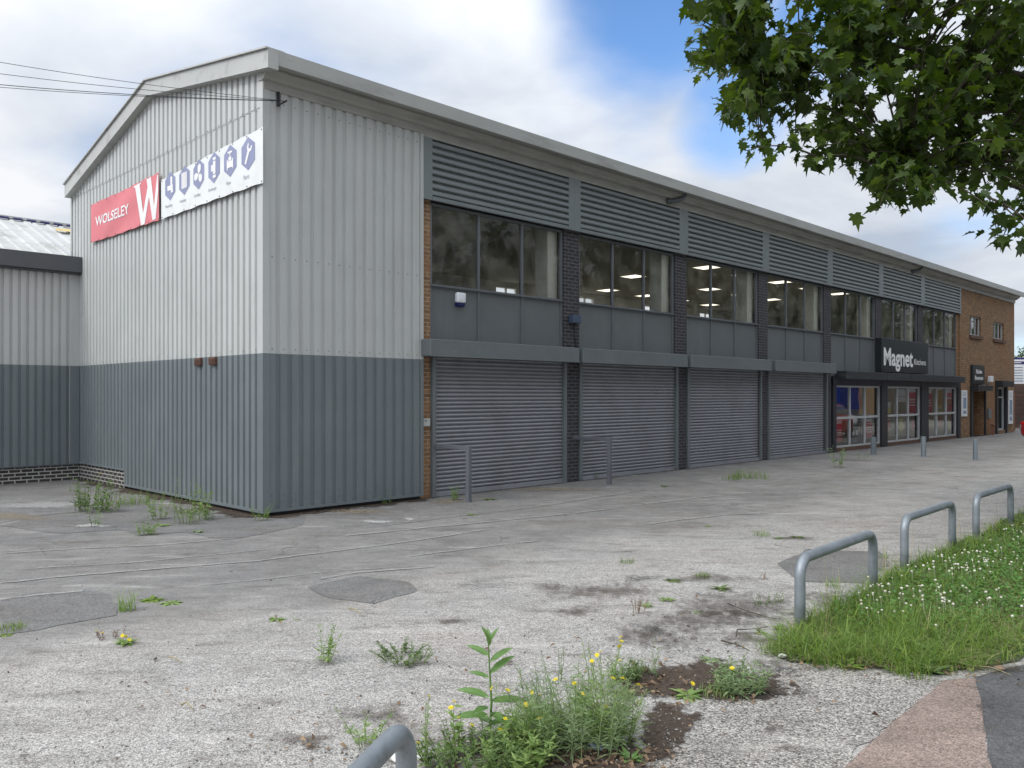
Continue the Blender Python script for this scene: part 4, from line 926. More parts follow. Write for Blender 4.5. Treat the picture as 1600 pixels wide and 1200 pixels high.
# cables to the corner
t = at_building('cable_bracket', .24, -.03, 6.27, 'black cable bracket at the top corner of the facade cladding', 'bracket')
mb = MB(); mb.box(-.012, .012, -.02, .03, -.02, .20); mb.tube([(0, .0, 0), (0, -.15, 0), (0, -.24, .005)], .014, 8); mb.build('bracket_arm', M['cable'], t)
hook = Vector(W(.24, -.26, 6.27))
for i, (py, rr) in enumerate(((85, .0035), (103, .0035), (120, .0045), (124, .0035))):
    Y = 15.0; e0 = Vector(((-330-800)/FPX*Y, Y, EYE+(HOR-(py-(430-py)*0-55+i*6))/FPX*Y)); pts = []
    target = Vector(((0-800)/FPX*10.4, 10.4, EYE+(HOR-py)/FPX*10.4))
    e0 = hook+(target-hook)*1.75
    for k in range(25):
        q = k/24; p = hook.lerp(e0, q); p.z -= .10*math.sin(math.pi*q); pts.append(p)
    mb = MB(); mb.tube(pts, rr, 6); o = mb.build('overhead_cable', M['cable'], None, True)
    props(o, ['topmost thin overhead cable running left from the facade corner', 'second overhead cable from the top running left from the facade corner', 'thicker overhead cable third from the top running left from the corner', 'lowest overhead cable running left from the facade corner'][i], 'cable')
    if i == 0: pole_top = e0.copy()
t = empty('utility_pole', (pole_top.x-.1, pole_top.y, 0), 0, 'wooden utility pole carrying the overhead cables', 'utility pole')
mb = MB(); mb.tube([(0, 0, 0), (0, 0, pole_top.z+.5)], .13, 12, rr=[.15, .11]); mb.build('pole_shaft', M['bark'], t); mb = MB(); mb.box(-.05, .05, -.5, .5, pole_top.z-.3, pole_top.z-.2); mb.build('crossarm', M['bark'], t)

# ================================================================= BARRIERS, BOLLARDS, HOOPS
def barrier(x, label, bent):
    t = at_building('shutter_barrier', x, 0, 0, label, 'barrier', 'square tube barriers at the shutter edges')
    mb = MB(); mb.cbox(-.035, .035, -.90, .10, .90, .97, .006); mb.build('rail', M['rail'], t)
    mb = MB(); mb.cbox(-.04, .04, -.90, -.82, 0, .899, .006); mb.build('post', M['rail'], t)
    if bent:
        mb = MB(); mb.add([(.036, -.9, .92), (.036, -.84, .92), (.036, -.9, .968), (.036, -.84, .968), (.42, -.86, .93), (.42, -.82, .93), (.42, -.86, .945), (.42, -.82, .945)], [(0, 2, 3, 1), (4, 5, 7, 6), (0, 1, 5, 4), (2, 6, 7, 3), (0, 4, 6, 2), (1, 3, 7, 5)]); fixn(mb.build('bent_bar', M['rail'], t))
barrier(3.40, 'grey square tube barrier standing at the left edge of the nearest shutter', False); barrier(7.30, 'grey square tube barrier with bent bar between the first two shutters', True)
for i, (px, py, top) in enumerate(((1365, 710, 683), (1443, 714, 682), (1524, 719, 686))):
    p = G(px, py); h = (py-top)/FPX*p[1]
    t = empty('steel_bollard', p, ROT+.1*i, ['grey steel bollard nearest the shop window, leftmost of the three', 'middle grey steel bollard of the three in front of the shop', 'rightmost grey steel bollard in front of the brick end wall'][i], 'bollard', 'steel bollards in front of the shop')
    mb = MB(); s = .062
    for x0, x1, y0, y1 in ((-s, s, -s, -s+.014), (-s, s, s-.014, s), (-.009, .009, -s+.014, s-.014)): mb.cbox(x0, x1, y0, y1, 0, h, .003)
    mb.build('steel_section', M['post'], t); mb = MB(); mb.cbox(-.1, .1, -.1, .1, .0, .012, .003); mb.build('base_plate', M['post'], t)
def arc_hoop(L, h, r, bend=.14):
    pts = [(0, 0, -.05), (0, 0, h*.4), (0, 0, h-bend)]
    for k in range(1, 9): w = math.pi/2*k/8; pts.append((bend-bend*math.cos(w), 0, h-bend+bend*math.sin(w)))
    for q in (.33, .66): pts.append((bend+(L-2*bend)*q, 0, h))
    for k in range(0, 9): w = math.pi/2*k/8; pts.append((L-bend+bend*math.sin(w), 0, h-bend+bend*math.cos(w)))
    pts += [(L, 0, h*.4), (L, 0, -.05)]; return pts
HL = ['galvanised tube hoop barrier at the near corner of the grass', 'galvanised tube hoop barrier second along the grass edge', 'galvanised tube hoop barrier farthest along the grass edge', 'grey tube hoop barrier cut by the bottom edge of the frame']
HO = [((1250, 984), (1364, 925)), ((1413, 893), (1488, 858)), ((1525, 843), (1579, 820))]
for i in range(4):
    if i < 3: p0 = Vector(G(*HO[i][0])); p1 = Vector(G(*HO[i][1]))
    else:
        p1 = Vector((-.415, 3.28, 0)); p0 = p1+Vector((-.42, -1.64, 0))
    dv = p1-p0; ang = math.atan2(dv.y, dv.x); t = empty('hoop_barrier', p0, ang, HL[i], 'hoop barrier', 'tube hoop barriers along the verge')
    mb = MB(); mb.tube(arc_hoop(dv.length, .555, .042), .042, 20); mb.build('bent_tube', M['galv'], t, True)
    mb = MB()
    for x in (0, dv.length): mb.tube([(x, 0, -.02), (x, 0, .018)], .07, 16)
    mb.build('ground_collar', M['concrete'], t, True)

# ================================================================= CARS
def car(name, loc, rz, paint, label, group=None):
    t = empty(name, loc, rz, label, 'car', group); L = 4.1; hw = .87
    st = [(-2.05, .34, .62, .66, .66), (-1.99, .24, .80, .80, .86), (-1.80, .22, .92, .92, .98), (-1.55, .22, .96, 1.25, 1.28), (-1.2, .22, .97, 1.44, 1.45), (-.4, .22, .96, 1.50, 1.50), (.2, .22, .95, 1.47, 1.46), (.65, .22, .94, 1.22, 1.22), (1.0, .22, .93, .98, .98), (1.6, .22, .80, .84, .86), (1.95, .24, .66, .68, .70), (2.05, .32, .5, .52, .52)]
    rows = []
    for x, zb, zs, zr, zc in st:
        e = 1-.16*max(0, (abs(x)-1.5)/.55)**2; w = hw*e; rw = w*(.76 if zr > zs+.08 else .9)
        half = [(0, zb), (w*.85, zb), (w, zb+.1), (w*1.02, (zb+zs)/2), (w*.985, zs-.04), (w*.95, zs), (rw, (zs+zr*3)/4 if zr > zs else zr), (rw*.86, zr+.02), (0, zr+.03)]
        rows.append([(x, y, z) for y, z in half]+[(x, -y, z) for y, z in half[-2:0:-1]])
    n = len(rows[0]); mb = MB(); vs = sum(rows, []); fs = [(i*n+k, i*n+(k+1) % n, (i+1)*n+(k+1) % n, (i+1)*n+k) for i in range(len(rows)-1) for k in range(n)]; fs += [tuple(range(n))[::-1], tuple(range((len(rows)-1)*n, len(rows)*n))]
    mb.add(vs, fs); o = fixn(mb.build('car_body', paint, t, True)); s = o.modifiers.new('s', 'SUBSURF'); s.levels = 2; s.render_levels = 2
    for s_ in (-1, 1):
        mb = MB(); mb.add([(-1.35, s_*.845, 1.0), (.72, s_*.845, .99), (.30, s_*.71, 1.36), (-1.15, s_*.71, 1.38)], [(0, 1, 2, 3)]); mb.build('side_window', M['car_glass'], t)
        for nm, x, z, m in (('tail_lamp', -1.97, .78, M['lamp_red']), ('headlamp', 1.86, .66, M['lamp_clear'])):
            mb = MB(); mb.cbox(x-.06, x+.06, s_*.62-.13, s_*.62+.13, z-.07, z+.07, .03); mb.build(nm, m, t, True)
        for x in (-1.25, 1.28):
            w_ = MB(); w_.tube([(x, s_*.70, .31), (x, s_*.89, .31)], .31, 24); wo = w_.build('wheel', M['tyre'], t); r_ = MB(); r_.tube([(x, s_*.88, .31), (x, s_*.90, .31)], .2, 20); r_.build('rim', M['rim'], wo)
    mb = MB(); mb.add([(-1.78, -.6, 1.03), (-1.78, .6, 1.03), (-1.50, .55, 1.36), (-1.50, -.55, 1.36)], [(0, 1, 2, 3)]); mb.add([(1.0, .66, 1.02), (1.0, -.66, 1.02), (.42, -.58, 1.40), (.42, .58, 1.40)], [(0, 1, 2, 3)]); mb.build('windscreen', M['car_glass'], t)
    return t
car('parked_car', (19.2+2.0, 30.9, 0), R(8), M['red_paint'], 'dark red car at the right edge in front of the brick end', None)
car('parked_car', (29.0, 33.5, 0), R(100), M['white_paint'], 'white car parked further right beyond the red car, seen in the shop glass')
car('parked_car', (33.5, 35.0, 0), R(100), M['white_paint'], 'second white car parked beyond the red car, seen in the shop glass')

# across the forecourt to the right: what the shop glass mirrors
bw = empty('blue_warehouse', (46.3, 32.2, 0), R(28), 'blue clad warehouse across the forecourt, out of frame, mirrored in the first shop window', 'warehouse')
mb = MB(); mb.box(0, 14, -9, 9, 0, 4.2); mb.build('wall', M['mirrored_blue'], bw); mb = MB(); mb.box(-.3, 14.3, -9.3, 9.3, 4.201, 4.5); mb.build('roof', M['roof'], bw)
bw = empty('brick_terrace', (60, 56, 0), R(28), 'brown brick terrace far across the forecourt, out of frame, mirrored in the shop glass', 'building')
mb = MB(); mb.box(0, 10, -10, 16, 0, 5); mb.build('wall', M['brick_end'], bw); mb = MB(); mb.add([(-.4, -10.3, 5.001), (10.4, -10.3, 5.001), (10.4, 16.3, 5.001), (-.4, 16.3, 5.001), (5, -10.3, 7.5), (5, 16.3, 7.5)], [(0, 1, 2, 3), (0, 3, 5, 4), (1, 4, 5, 2), (0, 4, 1), (3, 2, 5)]); mb.build('roof', M['roof'], bw)
# ================================================================= FAR RIGHT
fw = empty('boundary_wall', (26.5, 48, 0), 0, 'dark brick boundary building beyond the end of the warehouse', 'brick building')
mb = MB(); mb.box(-2, 26, 0, 8, 0, 2.62); mb.build('wall', M['brick_far'], fw); mb = MB(); mb.box(-2.1, 26.1, -.1, 8.1, 2.621, 2.70); mb.build('coping', M['sill'], fw)
t = empty('trade_sign', (27.2, 46.6, 0), 0, 'large white sign board with navy header on posts beyond the warehouse', 'sign board')
mb = MB(); mb.cbox(-.25, 3.2, -.03, .03, 2.46, 3.55, .01); mb.build('board', M['poster_white'], t); mb = MB(); mb.box(-.252, 3.202, -.04, .02, 3.56, 3.92); mb.build('header', M['navy'], t)
mb = MB()
for z in (3.35, 3.2, 3.05, 2.9, 2.75, 2.6): mb.box(.0, 1.4-.3*((z*20) % 3)/3, -.036, -.031, z, z+.05)
mb.build('printed_lines', M['poster_pic'], t); mb = MB(); mb.box(-.1, 1.4, -.046, -.041, 3.72, 3.82); mb.box(-.1, 1.2, -.046, -.041, 3.62, 3.66); mb.build('header_line', M['poster_white'], t)
for x in (.2, 2.8):
    mb = MB(); mb.box(x, x+.1, .04, .12, 0, 3.8); mb.build('leg', M['frame'], t)
t = empty('metal_gate', (26.05, 43.4, 0), 0, 'red brown metal gate frame beside the far end of the warehouse', 'gate')
mb = MB(); mb.box(0, .1, 0, .1, 0, 1.95); mb.build('gate_post', M['rust_post'], t); mb = MB(); mb.box(.1, 3, .03, .07, 1.80, 1.85); mb.box(.1, 3, .03, .07, .1, .15); mb.build('gate_rail', M['rust_post'], t)
t = empty('concrete_block', (26.35, 42.9, 0), .1, 'low pale concrete block on the ground beside the red brown gate', 'concrete block'); mb = MB(); mb.cbox(0, .6, 0, .4, 0, .34, .04); mb.build('block', M['concrete'], t)

# ================================================================= FOLIAGE TOOLS
def unit(v): return v/np.maximum(np.linalg.norm(v, axis=-1, keepdims=True), 1e-9)
LEAF_HALF = [(0, 0), (.16, -.10), (.40, -.02), (.31, .14), (.56, .36), (.29, .40), (.33, .66), (.13, .62), (0, 1.0)]
LO = np.array(LEAF_HALF+[(-x, y) for x, y in LEAF_HALF[-2:0:-1]])
LCV = np.concatenate([[(0, .32)], LO]); LT = np.array([(0, 1+i, 1+(i+1) % len(LO)) for i in range(len(LO))])
def leaves_at(pos, direc, normal, size, fold=.28, curl=.25, outline=None, tris=None):
    o = LCV if outline is None else outline; T = LT if tris is None else tris
    d = unit(direc); n = unit(normal-(normal*d).sum(-1, keepdims=True)*d); s = np.cross(d, n)
    x = o[:, 0][None, :, None]; y = o[:, 1][None, :, None]; sz = size[:, None, None]
    f = fold if np.isscalar(fold) else fold[:, None, None]
    Vv = pos[:, None]+(s[:, None]*x+d[:, None]*y+n[:, None]*(np.abs(x)*f-y*y*curl))*sz
    n_ = len(o); Tt = (T[None]+np.arange(len(pos))[:, None, None]*n_).reshape(-1, 3)
    return Vv.reshape(-1, 3), Tt
NARROW = np.array([(0, 0), (.5, .35), (0, 1.), (-.5, .35), (0, .5)]); NT = np.array([(0, 1, 4), (1, 2, 4), (2, 3, 4), (3, 0, 4)])
def narrow(w): o = NARROW.copy(); o[:, 0] *= w; return o
def blades(base, h, w, lean, seg=3, rng=RNG):
    """curved grass blades: base (n,3), height (n), width (n), lean (n)"""
    n = len(base); a = rng.uniform(0, 2*np.pi, n); dx = np.stack([np.cos(a), np.sin(a), 0*a], 1); sx = np.stack([-np.sin(a), np.cos(a), 0*a], 1)
    Vs = []
    for k in range(seg+1):
        t = k/seg; c = base+dx*(lean*h*t**2)[:, None]+np.array([0, 0, 1])*(h*(t-.28*lean*t**2))[:, None]; ww = w*(1-t)**.7
        if k < seg: Vs += [c-sx*ww[:, None]/2, c+sx*ww[:, None]/2]
        else: Vs += [c]
    m = len(Vs); Vv = np.stack(Vs, 1).reshape(-1, 3); T = []
    for k in range(seg-1): T += [(2*k, 2*k+1, 2*k+3), (2*k, 2*k+3, 2*k+2)]
    T += [(2*seg-2, 2*seg-1, 2*seg)]
    return Vv, (np.array(T)[None]+np.arange(n)[:, None, None]*m).reshape(-1, 3)
def stem_tube(p, r, seg=4):
    mb = MB(); mb.tube(p, r, seg, caps=False, rr=[r*(1-.6*i/(len(p)-1)) for i in range(len(p))]); T = []
    for f in mb.f: T += [(f[0], f[1], f[2]), (f[0], f[2], f[3])]
    return np.array(mb.v), np.array(T)

# ================================================================= THE OVERHANGING PLANE TREE
def inpoly(p, poly):
    x, y = p; c = False; n = len(poly)
    for i in range(n):
        x1, y1 = poly[i]; x2, y2 = poly[(i+1) % n]
        if (y1 > y) != (y2 > y) and x < (x2-x1)*(y-y1)/(y2-y1)+x1: c = not c
    return c
def plane_tree():
    r = random.Random(5); tx, ty = 12.6, 12.2
    t = empty('plane_tree', (tx, ty, 0), 0, 'plane tree whose leafy branches hang into the top right of the frame', 'tree')
    O = Vector((tx, ty, 0))
    # boughs leave the trunk and reach out over the forecourt
    boughs = []
    def bez(a, b, c, n=14): return [a*(1-q)**2+b*2*q*(1-q)+c*q*q for q in [k/(n-1) for k in range(n)]]
    crown_c = [  # twig-end targets: (pixel, distance)
        (1085, 45, 6.2), (1120, 20, 6.6), (1180, 60, 6.0), (1165, 140, 5.8), (1215, 160, 6.4), (1200, 225, 5.9), (1250, 205, 6.5), (1245, 110, 5.4), (1300, 60, 6.9), (1320, 150, 6.0), (1290, 190, 5.5),
        (1390, 120, 6.4), (1400, 40, 5.6), (1370, 270, 5.7), (1395, 305, 5.9), (1430, 240, 6.6), (1440, 180, 5.4), (1480, 260, 6.0), (1500, 90, 6.8), (1510, 200, 5.7), (1560, 140, 6.2), (1560, 40, 5.6), (1540, 275, 6.5), (1590, 240, 5.8), (1575, 350, 7.0), (1590, 300, 7.4),
        (1660, 120, 6.0), (1680, 260, 6.4), (1250, -80, 6.2), (1400, -120, 6.0), (1550, -100, 6.2), (1700, -40, 6.4), (1100, -90, 6.8), (1800, 100, 6.5), (1330, -200, 6.6), (1500, -250, 6.6), (1750, -220, 6.8)]
    base_pts = [Vector((tx, ty, 4.2)), Vector((tx, ty, 4.9)), Vector((tx, ty, 5.6))]
    mains = []
    for (px, py, Y, h) in ((1330, 60, 6.1, 0), (1480, 180, 6.1, 1), (1250, -120, 6.4, 2), (1560, -200, 6.4, 2), (1650, 240, 6.9, 0), (1180, 90, 6.3, 1), (1420, 260, 5.8, 0)):
        Y *= 1.75; e = Vector(((px-800)/FPX*Y, Y, EYE+(HOR-py)/FPX*Y)); a = base_pts[h]; mid = a.lerp(e, .45)+Vector((0, 0, .9)); mains.append(bez(a, mid, e, 18))
    mb = MB(); mb.tube([(0, 0, 0), (0, 0, .25), (.05, 0, 2.5), (0, .05, 5), (.1, .2, 8.5), (0, .1, 11)], .3, 14, rr=[.42, .33, .27, .22, .12, .03]); mb.build('trunk', M['bark'], t, True)
    tw = MB()
    for m in mains: tw.tube([p-O for p in m], .06, 8, rr=[.11-.095*i/(len(m)-1) for i in range(len(m))])
    P = []; D = []; Nn = []; S = []
    allm = [p for m in mains for p in m[5:]]
    def shoot(a, e, n):
        mid = a.lerp(e, .5)+Vector((0, 0, .18)); bp = bez(a, mid, e, 9); tw.tube([p-O for p in bp], .01, 5, rr=[.014-.011*i/8 for i in range(9)])
        for k in range(n):
            q = r.uniform(.3, 1.0)**.8; p = bp[min(8, int(q*8))]+Vector((r.gauss(0, .09), r.gauss(0, .09), r.gauss(0, .07)))
            P.append(p); az = r.uniform(0, 6.283); dr = Vector((math.cos(az), math.sin(az), r.uniform(-1.1, .05))); D.append(dr); Nn.append(Vector((r.gauss(0, .45), r.gauss(0, .45), 1))); S.append(r.uniform(.10, .215))
    def near(e): return min(allm, key=lambda p: (p-e).length)
    # fill the bough volume with side shoots, leaving holes
    poly = [(1068, -60), (1072, 40), (1082, 95), (1120, 110), (1160, 128), (1140, 160), (1128, 178), (1160, 195), (1190, 240), (1218, 262), (1250, 238), (1300, 225), (1330, 205), (1342, 225), (1322, 262), (1355, 285), (1385, 322), (1425, 292), (1495, 288), (1520, 250), (1560, 262), (1548, 300), (1575, 310), (1562, 370), (1620, 380), (1900, 300), (1900, -260), (1050, -260)]
    cnt = 0
    while cnt < 880:
        px, py = r.uniform(1060, 1900), r.uniform(-260, 385)
        if px > 1640 and r.random() < .55: continue
        if py < -20 and r.random() < .45: continue
        if not inpoly((px, py), poly): continue
        qx, qy = px, py; px -= 10; py += 24
        hole = math.sin(px*.021+1.3)*math.sin(py*.03+.4)+.6*math.sin(px*.047+py*.038)
        if hole > .55 and r.random() < .8: continue
        if 1305 < px < 1345 and 200 < py < 260 and r.random() < .85: continue
        if 1520 < px < 1600 and py > 285 and r.random() < .78: continue
        if px < 1120 and r.random() < .4: continue
        Y = r.uniform(8.8, 13.4); e = Vector(((px-800)/FPX*Y, Y, EYE+(HOR-py)/FPX*Y)); a = near(e); a = a.lerp(e, max(0, 1-1.1/max(.01, (a-e).length))); shoot(a, e, r.randint(9, 14)); cnt += 1
    for (px, py, Y) in crown_c:
        px -= 8; py += 20; Y *= 1.75; e = Vector(((px-800)/FPX*Y, Y, EYE+(HOR-py)/FPX*Y)); a = near(e); tw.tube([p-O for p in bez(a, a.lerp(e, .5)+Vector((0, 0, .15)), e, 9)], .01, 5, rr=[.022-.018*i/8 for i in range(9)]); shoot(a.lerp(e, max(0, 1-.5/max(.01, (a-e).length))), e, 9)
    tw.build('branches', M['twig'], t, True)
    # the rest of the crown, above and behind the frame
    for k in range(2600):
        th = r.uniform(0, 6.283); q = r.uniform(.3, 1)**.5*4.0; z = r.uniform(5.5, 11.5); q *= math.sqrt(max(.05, 1-((z-8)/4.2)**2))
        p = Vector((tx+1.0+q*math.cos(th), ty-.5+q*math.sin(th), z))
        px = 800+FPX*p.x/max(.5, p.y); py = HOR-(p.z-EYE)*FPX/max(.5, p.y)
        if p.y > .5 and px < 1700 and py > -60: continue
        P.append(p); D.append(Vector((r.gauss(0, 1), r.gauss(0, 1), r.uniform(-1, .2)))); Nn.append(Vector((r.gauss(0, .4), r.gauss(0, .4), 1))); S.append(r.uniform(.22, .36))
    A_ = lambda q: np.array([v[:] for v in q])
    Vv, T = leaves_at(A_(P)-np.array(O[:]), A_(D), A_(Nn), np.array(S), np.random.default_rng(3).uniform(-.1, .5, len(P)), .3)
    tri_mesh('crown', Vv, T, M['leaf_plane'], t)
    # seed balls
    for k in range(22):
        sb = MB(); p = P[r.randint(0, 1500)]-O-Vector((0, 0, .16)); bm = bmesh.new(); bmesh.ops.create_icosphere(bm, subdivisions=1, radius=.016); bm.verts.index_update(); sb.add([tuple(v.co+p) for v in bm.verts], [[v.index for v in f.verts] for f in bm.faces]); bm.free(); sb.tube([p, p+Vector((0, 0, .16))], .002, 4); sb.build('seed_ball', M['twig'], t, True)
plane_tree()
# street trees further along the verge (out of frame, mirrored in the windows)
def street_tree_mesh():
    r = np.random.default_rng(4); n = 5200; cl = unit(r.normal(size=(70, 3)))*r.uniform(.45, 1., (70, 1)); cl[:, 2] *= .95
    ci = r.integers(0, 70, n); p = cl[ci]*np.array([4.2, 4.2, 3.6])+r.normal(size=(n, 3))*np.array([.55, .55, .4])+np.array([0, 0, 7.0])
    Vv, T = leaves_at(p, r.normal(size=(n, 3)), r.normal(size=(n, 3))*.5+np.array([0, 0, 1]), r.uniform(.25, .45, n), .2, .2, narrow(.8), NT); return Vv, T
sv, stt = street_tree_mesh(); crown_me = None
for i, x in enumerate((20, 28, 36, 44, 53, 64, 75)):
    s = (1, 1.06, .95, .95, .85, .82, .8)[i]
    t = empty('street_tree', W(x, -11.0-.3*(i % 2)), i*1.3, 'green street tree in the row along the verge, mirrored in the upper windows', 'tree', 'street trees along the verge out of frame'); t.scale = (s, s, s)
    if crown_me is None: c = tri_mesh('crown', sv, stt, M['leaf_far'], t); crown_me = c.data
    else: c = bpy.data.objects.new('crown', crown_me); C.objects.link(c); c.parent = t
    if i == 0:
        mb = MB(); mb.tube([(0, 0, 0), (0, 0, .3), (.1, 0, 3), (0, .1, 6), (.1, 0, 9)], .2, 10, rr=[.3, .24, .2, .14, .05])
        for k in range(7): a = k*.9; mb.tube([(0, 0, 3.2+k*.5), (math.cos(a)*1.3, math.sin(a)*1.3, 4.8+k*.5), (math.cos(a)*2.8, math.sin(a)*2.8, 6+k*.45)], .06, 6, rr=[.09, .06, .02])
        tk = mb.build('trunk', M['bark'], t, True); trunk_me = tk.data
    else: tk = bpy.data.objects.new('trunk', trunk_me); C.objects.link(tk); tk.parent = t
ft = empty('distant_tree', (47.5, 76, 0), 0, 'distant tree standing beyond the sign board at the right edge', 'tree'); ft.scale = (.55, .55, .58)
c = bpy.data.objects.new('crown', crown_me); C.objects.link(c); c.parent = ft; tk = bpy.data.objects.new('trunk', trunk_me); C.objects.link(tk); tk.parent = ft

# ================================================================= GRASS VERGE
VG = [G(*p)[:2] for p in ((1200, 1018), (1238, 988), (1330, 940), (1412, 892), (1523, 838), (1600, 800))]+[Wg(12, -8.15), Wg(46, -8.15), Wg(46, -9.9), Wg(9, -9.9)]+[G(*p)[:2] for p in ((1600, 1026), (1530, 1046), (1470, 1056), (1400, 1048), (1300, 1040), (1235, 1036))]
sheet('verge_soil', VG, .012, M['turf_soil'], .12, .04, 31, world=True)
def verge_grass():
    r = np.random.default_rng(8); poly = [tuple(p) for p in VG]; xs = [p[0] for p in poly]; ys = [p[1] for p in poly]; pts = []
    def dens(x, y): return max(0., min(1., 5.5/(y-3))) if y > 8 else 1.
    while len(pts) < 30000:
        xy = np.stack([r.uniform(1.6, 26, 6000)**1, r.uniform(5.2, 26, 6000)], 1)
        sel = r.uniform(size=6000) < np.minimum(1, (6.5/np.maximum(xy[:, 1], 5))**2.2)
        for p in xy[sel]:
            if inpoly(p, poly): pts.append(p)
    q = np.array(pts); n = len(q)
    q += r.normal(size=q.shape)*.03
    keep = np.sin(q[:, 0]*9+np.sin(q[:, 1]*7)*1.5)*np.sin(q[:, 1]*11+1)+r.normal(size=n)*.7 > -.75; q = q[keep]; n = len(q)
    cl = np.sin(q[:, 0]*3.1+np.sin(q[:, 1]*2.3))*np.sin(q[:, 1]*3.7)*.5+.5
    fr = np.clip(1.2-np.abs((q-K)@V_+8.75)*1.2, 0, 1)+np.clip(1-(q[:, 1]-5.4)/1.1, 0, 1); inner = ((q-K)@V_ < -8.6) & (q[:, 1] > 6.8); h = (.06+.10*cl*np.where(inner, .3, 1.))*np.where(inner, .8, 1.)*r.uniform(.3, 1.3, n)+.10*np.clip(fr, 0, 1)*r.uniform(.2, 1.3, n)+.03*r.uniform(size=n); w = .005+.007*r.uniform(size=n)**2; w *= np.clip(q[:, 1]/7, 1, 3)
    b = np.concatenate([q, np.full((n, 1), .005)], 1)
    Vv, T = blades(b, h, w, r.uniform(.3, 2.6, n), 4, r); props(tri_mesh('verge_grass', Vv, T, M['grass']), kind='stuff', label='long green grass on the verge around the hoop barriers', cat='grass')
    # clover cover on the inner part
    def clov(n, lim):
        out = []
        while len(out) < n:
            x = r.uniform(2.6, 22); y = r.uniform(5.9, 24)
            if r.uniform() > min(1, (7.5/y)**2): continue
            if inpoly((x, y), poly):
                l = (np.array([x, y])-K)@V_
                if l < -8.55+r.normal()*.15 and (y > 6.7+r.normal()*.25): out.append((x, y))
        return np.array(out)
    c = clov(14000, 0); n = len(c); p = np.concatenate([c, r.uniform(.05, .13, (n, 1))], 1)
    Vv, T = leaves_at(p, np.stack([r.normal(size=n), r.normal(size=n), r.uniform(-.2, .3, n)], 1), r.normal(size=(n, 3))*.35+np.array([0, 0, 1]), r.uniform(.02, .038, n)*np.clip(c[:, 1]/8, 1, 2), .2, .2, narrow(.95), NT)
    props(tri_mesh('clover_leaves', Vv, T, M['clover']), kind='stuff', label='low clover leaves in the grass verge', cat='clover')
    c = clov(950, 0); den = np.sin(c[:, 0]*2.2+1)*np.sin(c[:, 1]*1.9)+r.normal(size=len(c))*.5; c = c[den > -.3]; parts = []
    for x, y in c:
        bm = bmesh.new(); bmesh.ops.create_icosphere(bm, subdivisions=1, radius=r.uniform(.007, .0145)); bm.verts.index_update(); z = r.uniform(.11, .19)
        v = np.array([q.co[:] for q in bm.verts])*np.array([1, 1, .85])+np.array([x, y, z]); f = np.array([[k.index for k in fc.verts] for fc in bm.faces]); bm.free(); parts.append((v, f)); parts.append(stem_tube([(x, y, 0), (x+.01, y, z*.6), (x, y, z)], .0015, 3))
    Vv, T = cat_mesh(parts); props(tri_mesh('clover_flowers', Vv, T, M['clover_flower'], None, True), kind='stuff', label='white clover flower heads scattered over the verge', cat='clover flowers')
    b2 = q[r.integers(0, n, 8200)]+r.normal(size=(8200, 2))*.05; b2 = np.concatenate([b2, np.full((8200, 1), .008)], 1)
    Vv, T = blades(b2, r.uniform(.04, .16, 8200), r.uniform(.003, .008, 8200), r.uniform(1.2, 3., 8200), 4, r); props(tri_mesh('grass_thatch', Vv, T, M['straw']), kind='stuff', label='dead straw thatch among the green verge grass', cat='dry grass')
    # dry seed stalks beside the hoops
    base = []
    for (px, py, k) in ((1470, 862, 7), (1500, 850, 5), (1370, 900, 6), (1420, 880, 5), (1395, 905, 4), (1300, 925, 5), (1560, 830, 4), (1450, 1000, 4), (1290, 1000, 5)):
        for _ in range(k): g_ = G(px+r.normal()*9, py+r.normal()*4); base.append(g_)
    base = np.array(base); n = len(base)
    Vv, T = blades(base, r.uniform(.25, .55, n), np.full(n, .006), r.uniform(.1, .6, n), 4, r); props(tri_mesh('dry_grass_stalks', Vv, T, M['straw']), kind='stuff', label='dry straw coloured grass stalks among the hoop barriers', cat='dry grass')
verge_grass()

# ================================================================= WEEDS
def herb(r, n, h, spread, leaf, lw=.22, k=16, lean=.35, up=.5):
    parts = []; tips = []
    for i in range(n):
        a = r.uniform(0, 6.283); q = spread*math.sqrt(r.uniform()); b = np.array([q*math.cos(a)*.5, q*math.sin(a)*.5, 0]); hh = h*r.uniform(.55, 1.05)
        d = np.array([math.cos(a), math.sin(a), 0])*lean*r.uniform(.2, 1.2)*hh; jit = r.normal(size=3)*.04*hh
        pts = [b, b+d*.35+np.array([0, 0, hh*.5])+jit, b+d+np.array([0, 0, hh])]; parts.append(stem_tube([tuple(p) for p in pts], .0022+.003*h, 3)); tips.append(pts[2])
        m = k; t = r.uniform(.08, 1., m); P = pts[0]*((1-t)**2)[:, None]+pts[1]*(2*t*(1-t))[:, None]+pts[2]*(t*t)[:, None]
        az = r.uniform(0, 6.283, m); D = np.stack([np.cos(az), np.sin(az), r.uniform(up-.5, up+.7, m)], 1)
        parts.append(leaves_at(P, D, r.normal(size=(m, 3))*.4+np.array([0, 0, 1]), leaf*(1.15-.6*t)*r.uniform(.7, 1.2, m), .15, .3, narrow(lw), NT))
    return (*cat_mesh(parts), tips)
def tuft(r, n, h, spread):
    a = r.uniform(0, 6.283, n); q = spread*.5*np.sqrt(r.uniform(size=n)); b = np.stack([q*np.cos(a), q*np.sin(a), 0*a], 1)
    return (*blades(b, h*r.uniform(.5, 1.1, n), np.full(n, .004+.008*h), r.uniform(.2, 1.2, n), 3, r), [])
